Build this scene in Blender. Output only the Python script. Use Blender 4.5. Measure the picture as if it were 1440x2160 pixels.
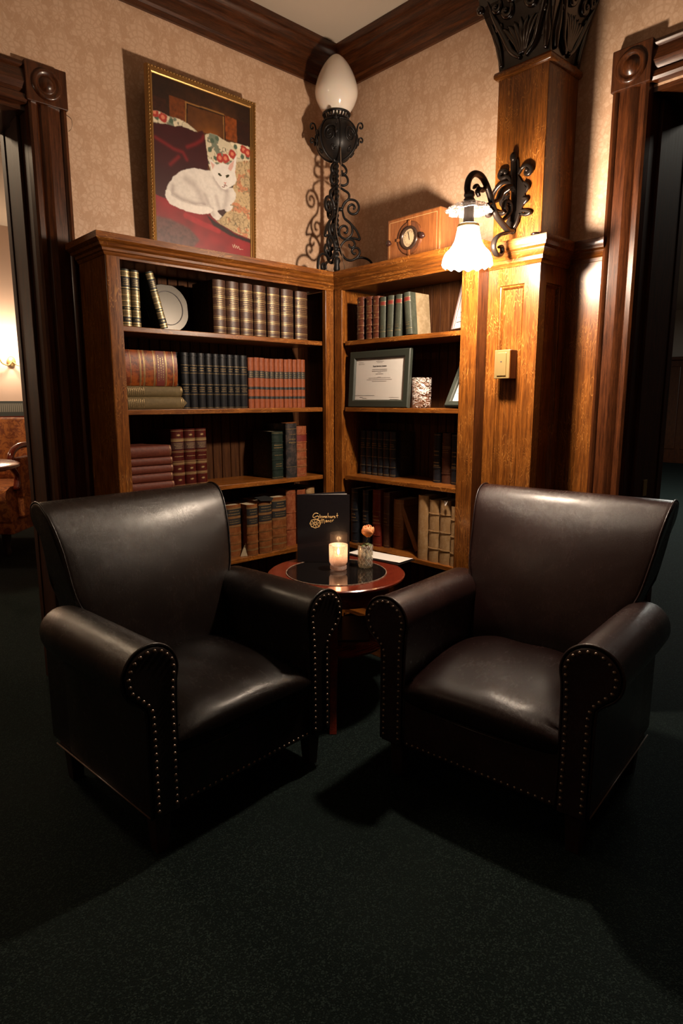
import bpy, bmesh, math, random
import numpy as np
from mathutils import Vector, Matrix
for _o in list(bpy.data.objects): bpy.data.objects.remove(_o)
SC = bpy.context.scene
COL = SC.collection
PI = math.pi
rnd = random.Random(7)

# ---------------------------------------------------------------- camera
CAMP = Vector((-2.2606, -2.4782, 1.2884))
yaw, pitch, roll = math.radians(-42.685), math.radians(-10.023), math.radians(-0.035)
fw = Vector((math.sin(-yaw)*math.cos(pitch), math.cos(yaw)*math.cos(pitch), math.sin(pitch)))
rt = fw.cross(Vector((0, 0, 1))).normalized(); up = rt.cross(fw)
cam = bpy.data.objects.new('camera', bpy.data.cameras.new('camera'))
M = Matrix((rt, up, -fw)).transposed().to_4x4(); M.translation = CAMP
cam.matrix_world = M @ Matrix.Rotation(roll, 4, 'Z')
cam.data.sensor_fit = 'HORIZONTAL'; cam.data.sensor_width = 36; cam.data.lens = 36*1348.0/1440
cam.data.clip_start = 0.05; cam.data.clip_end = 60
COL.objects.link(cam); SC.camera = cam

# ---------------------------------------------------------------- view, world, room lights
SC.view_settings.view_transform = 'Standard'; SC.view_settings.look = 'None'
SC.view_settings.gamma = 1; SC.view_settings.use_curve_mapping = False
SC.view_settings.exposure = 0.0
w = bpy.data.worlds.new('world'); SC.world = w; w.use_nodes = True
w.node_tree.nodes['Background'].inputs[0].default_value = (1, .8, .6, 1)
w.node_tree.nodes['Background'].inputs[1].default_value = 0.0
SCONCE_W, SCONCE_C = 95.0, (1.0, .80, .60)
CANDLE_W = .6
FAR_ROOM_W, FAR_ROOM_C = 26.0, (1.0, .78, .55)
HALL_W = 130.0
DOORWAY_FILL_W = 9.0
def point_light(name, loc, watts, col, r=.03):
    l = bpy.data.lights.new(name, 'POINT'); l.energy = watts; l.color = col; l.shadow_soft_size = r
    o = bpy.data.objects.new(name, l); o.location = loc; COL.objects.link(o); return o
def area_light(name, loc, rot, watts, col, sx, sy):
    l = bpy.data.lights.new(name, 'AREA'); l.energy = watts; l.color = col; l.shape = 'RECTANGLE'; l.size = sx; l.size_y = sy
    o = bpy.data.objects.new(name, l); o.location = loc; o.rotation_euler = rot; COL.objects.link(o); return o
# added unseen light past the left doorway, brightens bookcase side and jamb
point_light('doorway_fill', (-3.3, -.35, 2.0), DOORWAY_FILL_W, (1, .74, .5), .06)
# added unseen light in the room beyond the left doorway
area_light('far_room_fill', (-2.1, 1.7, 2.9), (0, 0, 0), 38, (1, .74, .48), .4, .4)
area_light('hall_near_fill', (1.7, -2.0, 2.9), (0, 0, 0), 9, (1, .93, .78), .5, .5)  # added unseen light just past the right doorway, lifts carpet and jamb
# added unseen light in the corridor beyond the right doorway
area_light('hall_light', (5.2, -.2, 2.8), (0, 0, 0), HALL_W, (.95, .95, .85), 1.2, 1.2)

# ---------------------------------------------------------------- node helper
class NT:
    def __init__(s, name):
        s.m = bpy.data.materials.new(name); s.m.use_nodes = True; s.t = s.m.node_tree; s.n = s.t.nodes
        s.b = s.n['Principled BSDF']; s.out = s.n['Material Output']
    def new(s, k, **kw):
        x = s.n.new(k)
        for a, v in kw.items(): setattr(x, a, v)
        return x
    def put(s, sock, v):
        if isinstance(v, bpy.types.NodeSocket): s.t.links.new(v, sock)
        elif isinstance(v, (tuple, list)) and len(v) == 3 and sock.type == 'RGBA': sock.default_value = (*v, 1)
        else: sock.default_value = v
    def math(s, op, a, b=0.0, c=0.0):
        x = s.new('ShaderNodeMath', operation=op); s.put(x.inputs[0], a); s.put(x.inputs[1], b); s.put(x.inputs[2], c); return x.outputs[0]
    def sm(s, v, a, b):
        x = s.new('ShaderNodeMapRange', interpolation_type='SMOOTHSTEP'); s.put(x.inputs[0], v); x.inputs[1].default_value = a; x.inputs[2].default_value = b; return x.outputs[0]
    def mix(s, f, a, b):
        x = s.new('ShaderNodeMix', data_type='RGBA'); s.put(x.inputs[0], f); s.put(x.inputs[6], a); s.put(x.inputs[7], b); return x.outputs[2]
    def obj(s): return s.new('ShaderNodeTexCoord').outputs['Object']
    def gen(s): return s.new('ShaderNodeTexCoord').outputs['Generated']
    def sep(s, v):
        x = s.new('ShaderNodeSeparateXYZ'); s.put(x.inputs[0], v); return x.outputs
    def comb(s, a, b, c):
        x = s.new('ShaderNodeCombineXYZ'); s.put(x.inputs[0], a); s.put(x.inputs[1], b); s.put(x.inputs[2], c); return x.outputs[0]
    def map(s, v, scale, loc=(0, 0, 0)):
        x = s.new('ShaderNodeMapping'); s.put(x.inputs[0], v); x.inputs['Scale'].default_value = scale; x.inputs['Location'].default_value = loc; return x.outputs[0]
    def noise(s, v, sc, det=4, rough=.5, dist=0.0):
        x = s.new('ShaderNodeTexNoise'); s.put(x.inputs['Vector'], v); x.inputs['Scale'].default_value = sc
        x.inputs['Detail'].default_value = det; x.inputs['Roughness'].default_value = rough; x.inputs['Distortion'].default_value = dist; return x.outputs[0]
    def bump(s, h, st=.3, d=.002):
        x = s.new('ShaderNodeBump'); s.put(x.inputs['Height'], h); x.inputs['Strength'].default_value = st; x.inputs['Distance'].default_value = d
        s.t.links.new(x.outputs[0], s.b.inputs['Normal']); return x
    def set(s, **kw):
        for k, v in kw.items(): s.put(s.b.inputs[k.replace('_', ' ')], v)

MATS = {}
def plain(name, col, rough=.5, metal=0.0, coat=0.0, spec=.5, bump=None):
    if name in MATS: return MATS[name]
    t = NT(name); t.set(Base_Color=col, Roughness=rough, Metallic=metal, Coat_Weight=coat)
    t.b.inputs['Specular IOR Level'].default_value = spec
    if bump: t.bump(t.noise(t.obj(), bump[0], 4, .6), bump[1], bump[2])
    MATS[name] = t.m; return t.m

def wood(name, axis, base, dark, light, rough=.25, coat=.22, fleck=1.0, wear=0.0, spec=.35):
    t = NT(name); o = t.obj()
    st = {'x': (1, 14, 14), 'y': (14, 1, 14), 'z': (14, 14, 1)}[axis]
    st2 = {'x': (1.2, 5, 5), 'y': (5, 1.2, 5), 'z': (5, 5, 1.2)}[axis]
    g = t.noise(t.map(o, st), 9, 6, .65, .3)
    g2 = t.noise(t.map(o, st), 32, 3, .6)
    c = t.mix(t.sm(g, .32, .66), dark, base)
    c = t.mix(t.math('MULTIPLY', t.sm(g2, .5, .7), .55), c, dark)
    # quarter-sawn ray flecks: contour ribbons of a slow noise
    f = t.noise(t.map(o, st2), 5.0, 2, .5, 1.1)
    r = t.math('ABSOLUTE', t.math('SUBTRACT', t.math('FRACT', t.math('MULTIPLY', f, 17.0)), .5))
    rib = t.math('MULTIPLY', t.sm(r, .16, .03), t.sm(t.noise(o, 9, 3), .40, .58))
    c = t.mix(t.math('MULTIPLY', rib, .50*fleck), c, light)
    pore = t.noise(t.map(o, {'x': (5, 60, 60), 'y': (60, 5, 60), 'z': (60, 60, 5)}[axis]), 14, 2, .5)
    c = t.mix(t.math('MULTIPLY', t.sm(pore, .56, .66), .5), c, dark)
    if wear: c = t.mix(t.math('MULTIPLY', t.sm(t.noise(o, 40, 5, .7), .62, .75), wear), c, light)
    t.set(Base_Color=c, Roughness=t.math('ADD', t.math('MULTIPLY', g, .15), rough), Coat_Weight=coat, Coat_Roughness=.14)
    t.b.inputs['Specular IOR Level'].default_value = spec
    t.bump(g2, .12, .001); return t.m
OB, OD, OL = (.222, .070, .0095), (.080, .023, .0045), (.46, .20, .045)
WZ, WX, WY = [wood('oak_'+a, a, OB, OD, OL) for a in 'zxy']
DB, DD, DL = (.085, .024, .0065), (.028, .008, .003), (.13, .042, .011)
DZ, DX, DY = [wood('dark_oak_'+a, a, DB, DD, DL, fleck=.35) for a in 'zxy']
MAH = wood('mahogany', 'x', (.17, .022, .010), (.09, .012, .006), (.25, .05, .02), rough=.14, coat=.7, fleck=.2)
CARVE = wood('carved_dark', 'z', (.012, .005, .003), (.006, .003, .002), (.02, .009, .005), rough=.16, coat=.8, fleck=0, spec=.6)
JAMB = wood('jamb_oak', 'z', (.060, .018, .006), (.020, .007, .003), (.09, .03, .009), rough=.5, coat=0, fleck=.2, spec=.2)
BEAD = wood('beadboard', 'z', (.070, .026, .008), (.032, .011, .004), (.10, .04, .013), rough=.6, coat=0, fleck=.2, spec=.1)
RADW = wood('radio_wood', 'z', (.30, .105, .030), (.19, .06, .018), (.40, .17, .06), rough=.28, coat=.4, fleck=.2)

def leather(name, base, hi, rough=.36):
    t = NT(name); o = t.obj()
    v = t.new('ShaderNodeTexVoronoi', feature='DISTANCE_TO_EDGE'); t.put(v.inputs['Vector'], o); v.inputs['Scale'].default_value = 420
    n = t.noise(o, 7, 5, .65, .8); cr = t.noise(t.map(o, (3, 1, 1)), 30, 6, .75, 1.5)
    c = t.mix(t.sm(n, .4, .7), base, hi)
    t.set(Base_Color=c, Roughness=t.math('ADD', t.math('MULTIPLY', cr, .20), rough-.10), Coat_Weight=.80, Coat_Roughness=t.math('ADD', .13, t.math('ADD', t.math('MULTIPLY', n, .12), t.math('MULTIPLY', cr, .14))))
    t.b.inputs['Specular IOR Level'].default_value = .10
    h = t.math('ADD', t.math('MULTIPLY', t.sm(v.outputs[0], 0, .12), .30), t.math('MULTIPLY', cr, 1.1))
    h = t.math('ADD', h, t.math('MULTIPLY', t.noise(o, 4.5, 3, .5), 6.0)); t.bump(h, .40, .0014)
    cb = t.new('ShaderNodeBump'); t.put(cb.inputs['Height'], t.math('ADD', t.math('MULTIPLY', t.noise(o, 4.5, 3, .5), 6.0), t.math('ADD', t.math('MULTIPLY', cr, .6), t.math('MULTIPLY', t.sm(v.outputs[0], 0, .12), .25)))); cb.inputs['Strength'].default_value = .35; cb.inputs['Distance'].default_value = .0012; t.t.links.new(cb.outputs[0], t.b.inputs['Coat Normal']); return t.m
LEA = leather('leather_black', (.0065, .0040, .0034), (.010, .0060, .005))
LEB = leather('leather_oxblood', (.015, .0060, .0055), (.022, .0095, .0085))
NAIL = plain('nail_brass', (.15, .11, .085), .34, .9)
DARKW = plain('dark_leg_wood', (.02, .01, .007), .4)
IRON = plain('wrought_iron', (.018, .016, .016), .42, .55, bump=(60, .4, .001))
IRONB = plain('sconce_bronze', (.035, .026, .022), .30, .8, bump=(45, .5, .001))
GILT = plain('gilt', (.30, .20, .085), .42, .5)
GILTB = plain('gilt_bright', (.50, .36, .17), .38, .5)
PAGE = plain('page_paper', (.36, .29, .19), .8)
WHITEP = plain('white_paper', (.66, .62, .58), .6)
INK = plain('ink', (.04, .03, .03), .6)
BRASS = plain('brass_plate', (.60, .42, .17), .33, .75)
BLACKG = plain('black_glass', (.006, .005, .005), .06)

def wallpaper(axis):
    t = NT('damask_wallpaper_'+axis); s = t.sep(t.obj()); x = s[0 if axis == 'x' else 1]; z = s[2]
    nv = t.noise(t.obj(), 26, 2, .5)
    W, H = .20, .29
    n2 = t.math('MULTIPLY', t.math('SUBTRACT', nv, .5), .022)
    def motif(ox, oz, R0, lobes, sq):
        u = t.math('SUBTRACT', t.math('FRACT', t.math('ADD', t.math('DIVIDE', x, W), ox)), .5)
        v = t.math('SUBTRACT', t.math('FRACT', t.math('ADD', t.math('DIVIDE', z, H), oz)), .5)
        u = t.math('ABSOLUTE', t.math('MULTIPLY', u, W)); v = t.math('MULTIPLY', v, H)
        r = t.math('SQRT', t.math('ADD', t.math('MULTIPLY', u, u), t.math('MULTIPLY', t.math('MULTIPLY', v, v), sq)))
        a = t.math('ARCTAN2', u, t.math('ADD', v, R0*.35))
        r2 = t.math('SQRT', t.math('ADD', t.math('MULTIPLY', u, u), t.math('POWER', t.math('ADD', v, R0*.5), 2.0)))
        R = t.math('ADD', R0, t.math('MULTIPLY', t.math('COSINE', t.math('MULTIPLY', a, lobes)), R0*.17))
        R = t.math('ADD', t.math('ADD', R, t.math('MULTIPLY', t.math('COSINE', t.math('MULTIPLY', a, 3.0)), R0*.14)), n2)
        m = t.sm(t.math('SUBTRACT', R, r), -.0015, .0015)
        veins = t.sm(t.math('SINE', t.math('ADD', t.math('MULTIPLY', a, lobes*1.7), t.math('MULTIPLY', r2, 60.0))), .2, .7)
        arcs = t.sm(t.math('SINE', t.math('MULTIPLY', t.math('ADD', r2, t.math('MULTIPLY', n2, .4)), 300.0)), .3, .8)
        return t.math('MULTIPLY', m, t.math('SUBTRACT', 1.0, t.math('MULTIPLY', t.math('MAXIMUM', veins, arcs), .7)))
    m = t.math('MAXIMUM', motif(0, 0, .060, 9.0, .70), motif(.5, .5, .060, 9.0, .70))
    m = t.math('MAXIMUM', m, t.math('MAXIMUM', motif(.5, 0, .024, 5.0, .45), motif(0, .5, .024, 5.0, .45)))
    lf = t.noise(t.map(t.obj(), (1, 1, .7)), 55, 2, .5, 2.0)
    leaf = t.math('MULTIPLY', t.sm(lf, .52, .56), t.sm(lf, .66, .60))
    m = t.math('MAXIMUM', m, t.math('MULTIPLY', leaf, .6))
    c = t.mix(m, (.50, .31, .195), (.60, .40, .275))
    t.set(Base_Color=c, Roughness=t.math('SUBTRACT', .62, t.math('MULTIPLY', m, .12))); t.bump(t.noise(t.obj(), 500, 2), .06, .0005)
    return t.m
WPX, WPY = wallpaper('x'), wallpaper('y')
def carpet():
    t = NT('green_carpet'); o = t.obj()
    v = t.new('ShaderNodeTexVoronoi'); t.put(v.inputs['Vector'], o); v.inputs['Scale'].default_value = 330
    sp = t.sm(t.sep(v.outputs['Color'])[0], .62, 1.0); big = t.noise(o, 2.2, 4, .6)
    c = t.mix(sp, (.0016, .0050, .0046), (.017, .028, .025))
    c = t.mix(t.math('MULTIPLY', t.sm(big, .4, .7), .45), c, (.004, .008, .0072))
    t.set(Base_Color=c, Roughness=.95); t.b.inputs['Specular IOR Level'].default_value = .15
    t.bump(t.math('ADD', sp, t.noise(o, 300, 2)), .8, .004); return t.m
CARPET = carpet()
PLASTER = plain('ceiling_plaster', (.56, .47, .38), .8, bump=(300, .1, .001))

# ---------------------------------------------------------------- mesh builder
class MB:
    def __init__(s): s.v = []; s.f = []; s.mi = []; s.k = 0
    def add(s, vs, fs, mi=None):
        b = len(s.v); s.v += [tuple(p) for p in vs]
        for f in fs: s.f.append([b+i for i in f]); s.mi.append(s.k if mi is None else mi)
        return s
    def box(s, x0, x1, y0, y1, z0, z1, mi=None):
        vs = [(x, y, z) for z in (z0, z1) for y in (y0, y1) for x in (x0, x1)]
        return s.add(vs, [(0, 2, 3, 1), (4, 5, 7, 6), (0, 1, 5, 4), (2, 6, 7, 3), (0, 4, 6, 2), (1, 3, 7, 5)], mi)
    def loft(s, rings, closed=True, caps=True, mi=None):
        n = len(rings[0]); b = [p for r in rings for p in r]; fs = []
        for i in range(len(rings)-1):
            for j in range(n if closed else n-1):
                k = (j+1) % n; fs.append((i*n+j, i*n+k, (i+1)*n+k, (i+1)*n+j))
        if caps and closed:
            fs.append(tuple(range(n))[::-1]); m = (len(rings)-1)*n; fs.append(tuple(m+j for j in range(n)))
        return s.add(b, fs, mi)
    def lathe(s, prof, seg=32, c=(0, 0, 0), mi=None, wob=None):
        rings = []
        for r, z in prof:
            rings.append([(c[0]+(r+(wob(a, z) if wob else 0))*math.cos(a), c[1]+(r+(wob(a, z) if wob else 0))*math.sin(a), c[2]+z) for a in [2*PI*j/seg for j in range(seg)]])
        return s.loft(rings, True, False, mi)
    def tube(s, pts, r, seg=8, caps=True, mi=None, flat=None):
        """round tube through 3D points; r number or list; flat=(dir, k): scale radius by k along dir"""
        P = [Vector(p) for p in pts]; n = len(P); rs = r if isinstance(r, (list, tuple)) else [r]*n
        T = [(P[min(i+1, n-1)]-P[max(i-1, 0)]).normalized() for i in range(n)]
        u = T[0].orthogonal().normalized(); rings = []
        for i in range(n):
            u = (u-T[i]*u.dot(T[i]))
            u = u.normalized() if u.length > 1e-6 else T[i].orthogonal().normalized()
            v = T[i].cross(u); ring = []
            for j in range(seg):
                a = 2*PI*j/seg; d = (u*math.cos(a)+v*math.sin(a))*rs[i]
                if flat: fd = Vector(flat[0]).normalized(); d = d + fd*(d.dot(fd)*(flat[1]-1))
                ring.append(P[i]+d)
            rings.append(ring)
        return s.loft(rings, True, caps, mi)
    def sweep(s, path, prof, mi=None, ends=(None, None), close=False):
        """path: 2D points in plan; prof: (offset to the right of travel, z)."""
        n = len(path); P = [Vector(p) for p in path]; D = []
        nr = [Vector(((P[i+1]-P[i]).y, -(P[i+1]-P[i]).x)).normalized() for i in range(n-1)]
        for i in range(n):
            if i == 0: m = nr[0]
            elif i == n-1: m = nr[-1]
            else: m = (nr[i-1]+nr[i])/(1+nr[i-1].dot(nr[i]))
            D.append(m)
        if ends[0] is not None: D[0] = Vector(ends[0])
        if ends[1] is not None: D[-1] = Vector(ends[1])
        rings = [[(P[i].x+D[i].x*o, P[i].y+D[i].y*o, z) for o, z in prof] for i in range(n)]
        return s.loft(rings, True, True, mi)
    def ball(s, c, r, seg=12, rings=8, sc=(1, 1, 1), mi=None):
        pr = [(max(1e-5, math.sin(PI*i/rings))*r, -math.cos(PI*i/rings)*r) for i in range(rings+1)]
        R = [[(c[0]+q*math.cos(2*PI*j/seg)*sc[0], c[1]+q*math.sin(2*PI*j/seg)*sc[1], c[2]+z*sc[2]) for j in range(seg)] for q, z in pr]
        return s.loft(R, True, False, mi)
    def xf(s, M):
        s.v = [tuple(M @ Vector(p)) for p in s.v]; return s
    def build(s, name, mats, parent=None, smooth=None, bevel=None, seg=2, sub=0, fix=True):
        me = bpy.data.meshes.new(name); me.from_pydata(s.v, [], s.f); 
        if not isinstance(mats, (list, tuple)): mats = [mats]
        for m in mats: me.materials.append(m)
        me.polygons.foreach_set('material_index', s.mi)
        if fix:
            bm = bmesh.new(); bm.from_mesh(me); bmesh.ops.recalc_face_normals(bm, faces=bm.faces); bm.to_mesh(me); bm.free()
        o = bpy.data.objects.new(name, me); COL.objects.link(o)
        if parent is not None: o.parent = parent
        if sub: q = o.modifiers.new('sub', 'SUBSURF'); q.levels = q.render_levels = sub
        if bevel:
            q = o.modifiers.new('bevel', 'BEVEL'); q.width = bevel; q.segments = seg; q.limit_method = 'ANGLE'; q.angle_limit = .6
        if smooth:
            me.polygons.foreach_set('use_smooth', [True]*len(me.polygons))
            if smooth != True: 
                me.set_sharp_from_angle(angle=math.radians(smooth))
        return o
def tag(o, label=None, cat=None, group=None, kind=None):
    if label: o['label'] = label
    if cat: o['category'] = cat
    if group: o['group'] = group
    if kind: o['kind'] = kind
    return o
def thing(name, label, cat, loc=(0, 0, 0), rot=(0, 0, 0), group=None):
    o = bpy.data.objects.new(name, None); o.empty_display_size = .05; COL.objects.link(o)
    o.location = loc; o.rotation_euler = rot; return tag(o, label, cat, group)
def struct(o, label=None): return tag(o, label, None, None, 'structure')
def smoothcurve(pts, n=6):
    """Catmull-Rom through points"""
    P = [Vector(p) for p in pts]; P = [2*P[0]-P[1]]+P+[2*P[-1]-P[-2]]; out = []
    for i in range(1, len(P)-2):
        for k in range(n):
            t = k/n; a, b, c, d = P[i-1:i+3]
            out.append(.5*((2*b)+(c-a)*t+(2*a-5*b+4*c-d)*t*t+(3*b-a-3*c+d)*t**3))
    out.append(P[-2]); return out
ORD = ['first', 'second', 'third', 'fourth', 'fifth', 'sixth', 'seventh', 'eighth', 'ninth', 'tenth', 'eleventh', 'twelfth']
# ================================================================ the setting
FL = .12   # carpet level while building; everything is lowered by it at the end
D = .254; ZT = 1.836; ZC = 2.90; WT = .27; WR = .32
struct(MB().box(-6, 12.5, -6, 8, FL-.05, FL).build('floor', CARPET), 'dark green flecked carpet')
struct(MB().box(-6, WR, -6, WT, ZC, ZC+.05).build('ceiling', PLASTER), 'plain cream ceiling')
# left wall (plane y = 0) with the doorway
b = MB().box(-1.425, 0.0, 0, WT-.004, FL, ZC).box(-2.75, -1.425, 0, WT-.004, 2.27, ZC).box(-6, -2.75, 0, WT-.004, FL, ZC)
struct(b.build('wall_left', WPX), 'damask papered wall behind the cat painting')
# right wall (plane x = 0) with the doorway
b = MB().box(0, WR-.004, -1.489, 0, FL, ZC).box(0, WR-.004, -2.8, -1.489, 2.27, ZC).box(0, WR-.004, -6, -2.8, FL, ZC)
struct(b.build('wall_right', WPY), 'damask papered wall behind the radio')
struct(MB().box(-6.1, WR, -6.1, -6, FL, ZC).build('wall_front', WPX)); struct(MB().box(-6.1, -6, -6, WT, FL, ZC).build('wall_back', WPY))
CROWN = [(0, 2.722), (.012, 2.722), (.014, 2.742), (.022, 2.750), (.024, 2.79), (.030, 2.80), (.042, 2.822), (.044, 2.846), (.054, 2.856), (.060, 2.872), (.060, 2.899), (0, 2.899)]
struct(MB().sweep([(-5.99, 0), (0, 0)], CROWN, ends=(None, (-1, -1))).build('trim_1', DX, smooth=35), 'dark stepped wooden crown moulding over the painting')
struct(MB().sweep([(0, 0), (0, -5.99)], CROWN, ends=((-1, -1), None)).build('trim_2', DY, smooth=35), 'dark stepped wooden crown moulding over the radio')

def casing_profile(w):   # across the board: (0..w, depth)
    return [(0, 0), (0, .022), (.006, .026), (.012, .030), (.018, .026), (.022, .020), (.040, .024), (w*.5, .030), (w-.045, .024), (w-.036, .016), (w-.030, .024), (w-.012, .028), (w-.004, .022), (w, 0)]
def door_set(name, label, swap):
    """built for the wall plane y=0 with the visible jamb at x=xe; swap mirrors x/y for the right wall"""
    def P(x, y, z): return (y, x, z) if swap else (x, y, z)
    xo, xi = (-1.379, -1.501) if swap else (-1.307, -1.438)
    WT_ = WR if swap else WT
    mz = DZ; mh = DY if swap else DX
    root = thing(name, None, None); struct(root, label)
    cw = abs(xi-xo)
    prof = casing_profile(cw)
    b = MB(); rings = [[P(xo-o, -d, z) for o, d in prof] for z in (FL, 2.282)]; b.loft(rings)
    b.build('side_casing', mz, root, smooth=25)
    b = MB(); rings = [[P(xi-1.25-(cw-o), -d, z) for o, d in prof] for z in (FL, 2.282)]; b.loft(rings)
    b.build('side_casing', mz, root, smooth=25)
    b = MB(); rings = [[P(x, -d, 2.40-o) for o, d in prof] for x in (xi, xi-1.25)]; b.loft(rings)
    b.build('head_casing', mh, root, smooth=25)
    for x0 in (xi-.003, xi-1.25-cw-.003):
        b = MB(); q = [P(x0, 0, 0), P(x0+cw+.006, -.036, 0)]
        xs = sorted((q[0][0], q[1][0])); ys = sorted((q[0][1], q[1][1])); b.box(xs[0], xs[1], ys[0], ys[1], 2.280, 2.404)
        cb = b.build('corner_block', mz, root, bevel=.003)
        b = MB(); b.lathe([(.0001, .016), (.010, .015), (.020, .010), (.026, .003), (.030, .001), (.036, .006), (.043, .009), (.049, .005), (.051, 0)], 32)
        R = Matrix.Rotation(PI/2, 4, 'X') if not swap else Matrix.Rotation(-PI/2, 4, 'Y')
        cx = x0+cw/2+.003
        b.xf(Matrix.Translation(Vector(P(cx, -.036, 2.342))) @ R).build('bullseye_rosette', mz, cb, smooth=True)
    # jamb with two raised stops
    def pb(x0, x1, y0, y1, z0, z1):
        a, c = P(x0, y0, 0), P(x1, y1, 0); return MB().box(min(a[0], c[0]), max(a[0], c[0]), min(a[1], c[1]), max(a[1], c[1]), z0, z1)
    xj = xi+.012
    pb(xj-.012, xj, 0.0, WT_, FL, 2.27).build('jamb', JAMB, root, bevel=.002)
    pb(xj-.024, xj-.012, .060, .130, FL, 2.255).build('stop', JAMB, root, bevel=.003)
    pb(xj-.016, xj-.012, WT_-.03, WT_+.012, FL, 2.255).build('back_casing', JAMB, root, bevel=.003)
    pb(xi-1.26, xj, 0.0, WT_, 2.255, 2.27).build('head_jamb', mh, root)
    pb(xi-1.275, xi-1.262, 0.0, WT_, FL, 2.27).build('jamb', JAMB, root)
    return root, P, xi, xj
d1 = door_set('door_1', 'dark oak door casing with bullseye corner block left of the painting', False)
d2 = door_set('door_2', 'oak door casing with bullseye corner block at right edge', True)
MB().box(.17, .20, -1.5045, -1.500, .93, .99).build('strike_plate', BRASS, d2[0])
bm_ = MB().tube(smoothcurve([(-1.303, -.012, 2.275), (-1.290, -.02, 2.262), (-1.290, -.02, 2.235), (-1.300, -.012, 2.222)]), .0012, 6)
tag(bm_.build('wire_loop', plain('wire', (.5, .38, .28), .4, .6), smooth=True), 'small thin wire loop under the left corner block', 'wire')

# pilaster and wainscot at the right
root = thing('trim_3', None, None); struct(root, 'oak pilaster with dark carved capital and panelled base')
MB().box(-.197, .0, -1.242, -1.048, 1.83, 2.39).build('shaft', WZ, root, bevel=.003)
def panelled(b, P, u0, u1, z0, z1, pu0, pu1, pz0, pz1, dep=.014):
    """front skin with one recessed panel; P(u, depth, z)"""
    def q(a0, a1, c0, c1, d0, d1):
        b.add([P(a0, d0, c0), P(a1, d0, c0), P(a1, d1, c1), P(a0, d1, c1)], [(0, 1, 2, 3)])
    b.add([P(u0, 0, z0), P(u1, 0, z0), P(u1, 0, z1), P(u0, 0, z1), P(pu0, 0, pz0), P(pu1, 0, pz0), P(pu1, 0, pz1), P(pu0, 0, pz1)], [(0, 1, 5, 4), (1, 2, 6, 5), (2, 3, 7, 6), (3, 0, 4, 7)])
    steps = [(0, 0), (.001, .004), (.005, .006), (.008, .003), (.012, .010), (.014, dep)]
    for (i0, e0), (i1, e1) in zip(steps, steps[1:]):
        A = [P(pu0+i0, e0, pz0+i0), P(pu1-i0, e0, pz0+i0), P(pu1-i0, e0, pz1-i0), P(pu0+i0, e0, pz1-i0)]
        B = [P(pu0+i1, e1, pz0+i1), P(pu1-i1, e1, pz0+i1), P(pu1-i1, e1, pz1-i1), P(pu0+i1, e1, pz1-i1)]
        b.add(A+B, [(j, (j+1) % 4, 4+(j+1) % 4, 4+j) for j in range(4)])
    i, e = steps[-1]; b.add([P(pu0+i, e, pz0+i), P(pu1-i, e, pz0+i), P(pu1-i, e, pz1-i), P(pu0+i, e, pz1-i)], [(0, 1, 2, 3)])
b = MB()
panelled(b, lambda u, d, z: (-.193+d, -u, z), 1.036, 1.245, FL, 1.76, 1.083, 1.186, .28, 1.69)
panelled(b, lambda u, d, z: (u, -1.245+d, z), -.193, 0.0, FL, 1.76, -.150, -.045, .28, 1.69)
b.box(-.190+.016, 0, -1.228, -1.036, FL, 1.755)
b.build('panelled_base', WZ, root, smooth=30)
b = MB().box(-.012, 0, -1.379, -1.245, FL, 1.765); b.build('wainscot', WZ, root, bevel=.001)
CAP = [(-.01, 1.750), (.004, 1.750), (.008, 1.758), (.014, 1.762), (.014, 1.774), (.022, 1.782), (.026, 1.796), (.036, 1.802), (.038, 1.810), (.040, 1.814), (.040, 1.834), (-.01, 1.834)]
MB().sweep([(-.193, -1.036), (-.193, -1.245), (0, -1.245), (0, -1.388)], CAP).build('wainscot_cap', WY, root, smooth=30)
MB().sweep([(0, -1.048), (-.197, -1.048), (-.197, -1.242), (0, -1.242)], [(0, 2.376), (.006, 2.377), (.012, 2.383), (.013, 2.392), (.010, 2.400), (0, 2.404)], ends=((0, 1), (0, -1))).build('neck_moulding', WY, root, smooth=50)
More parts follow.
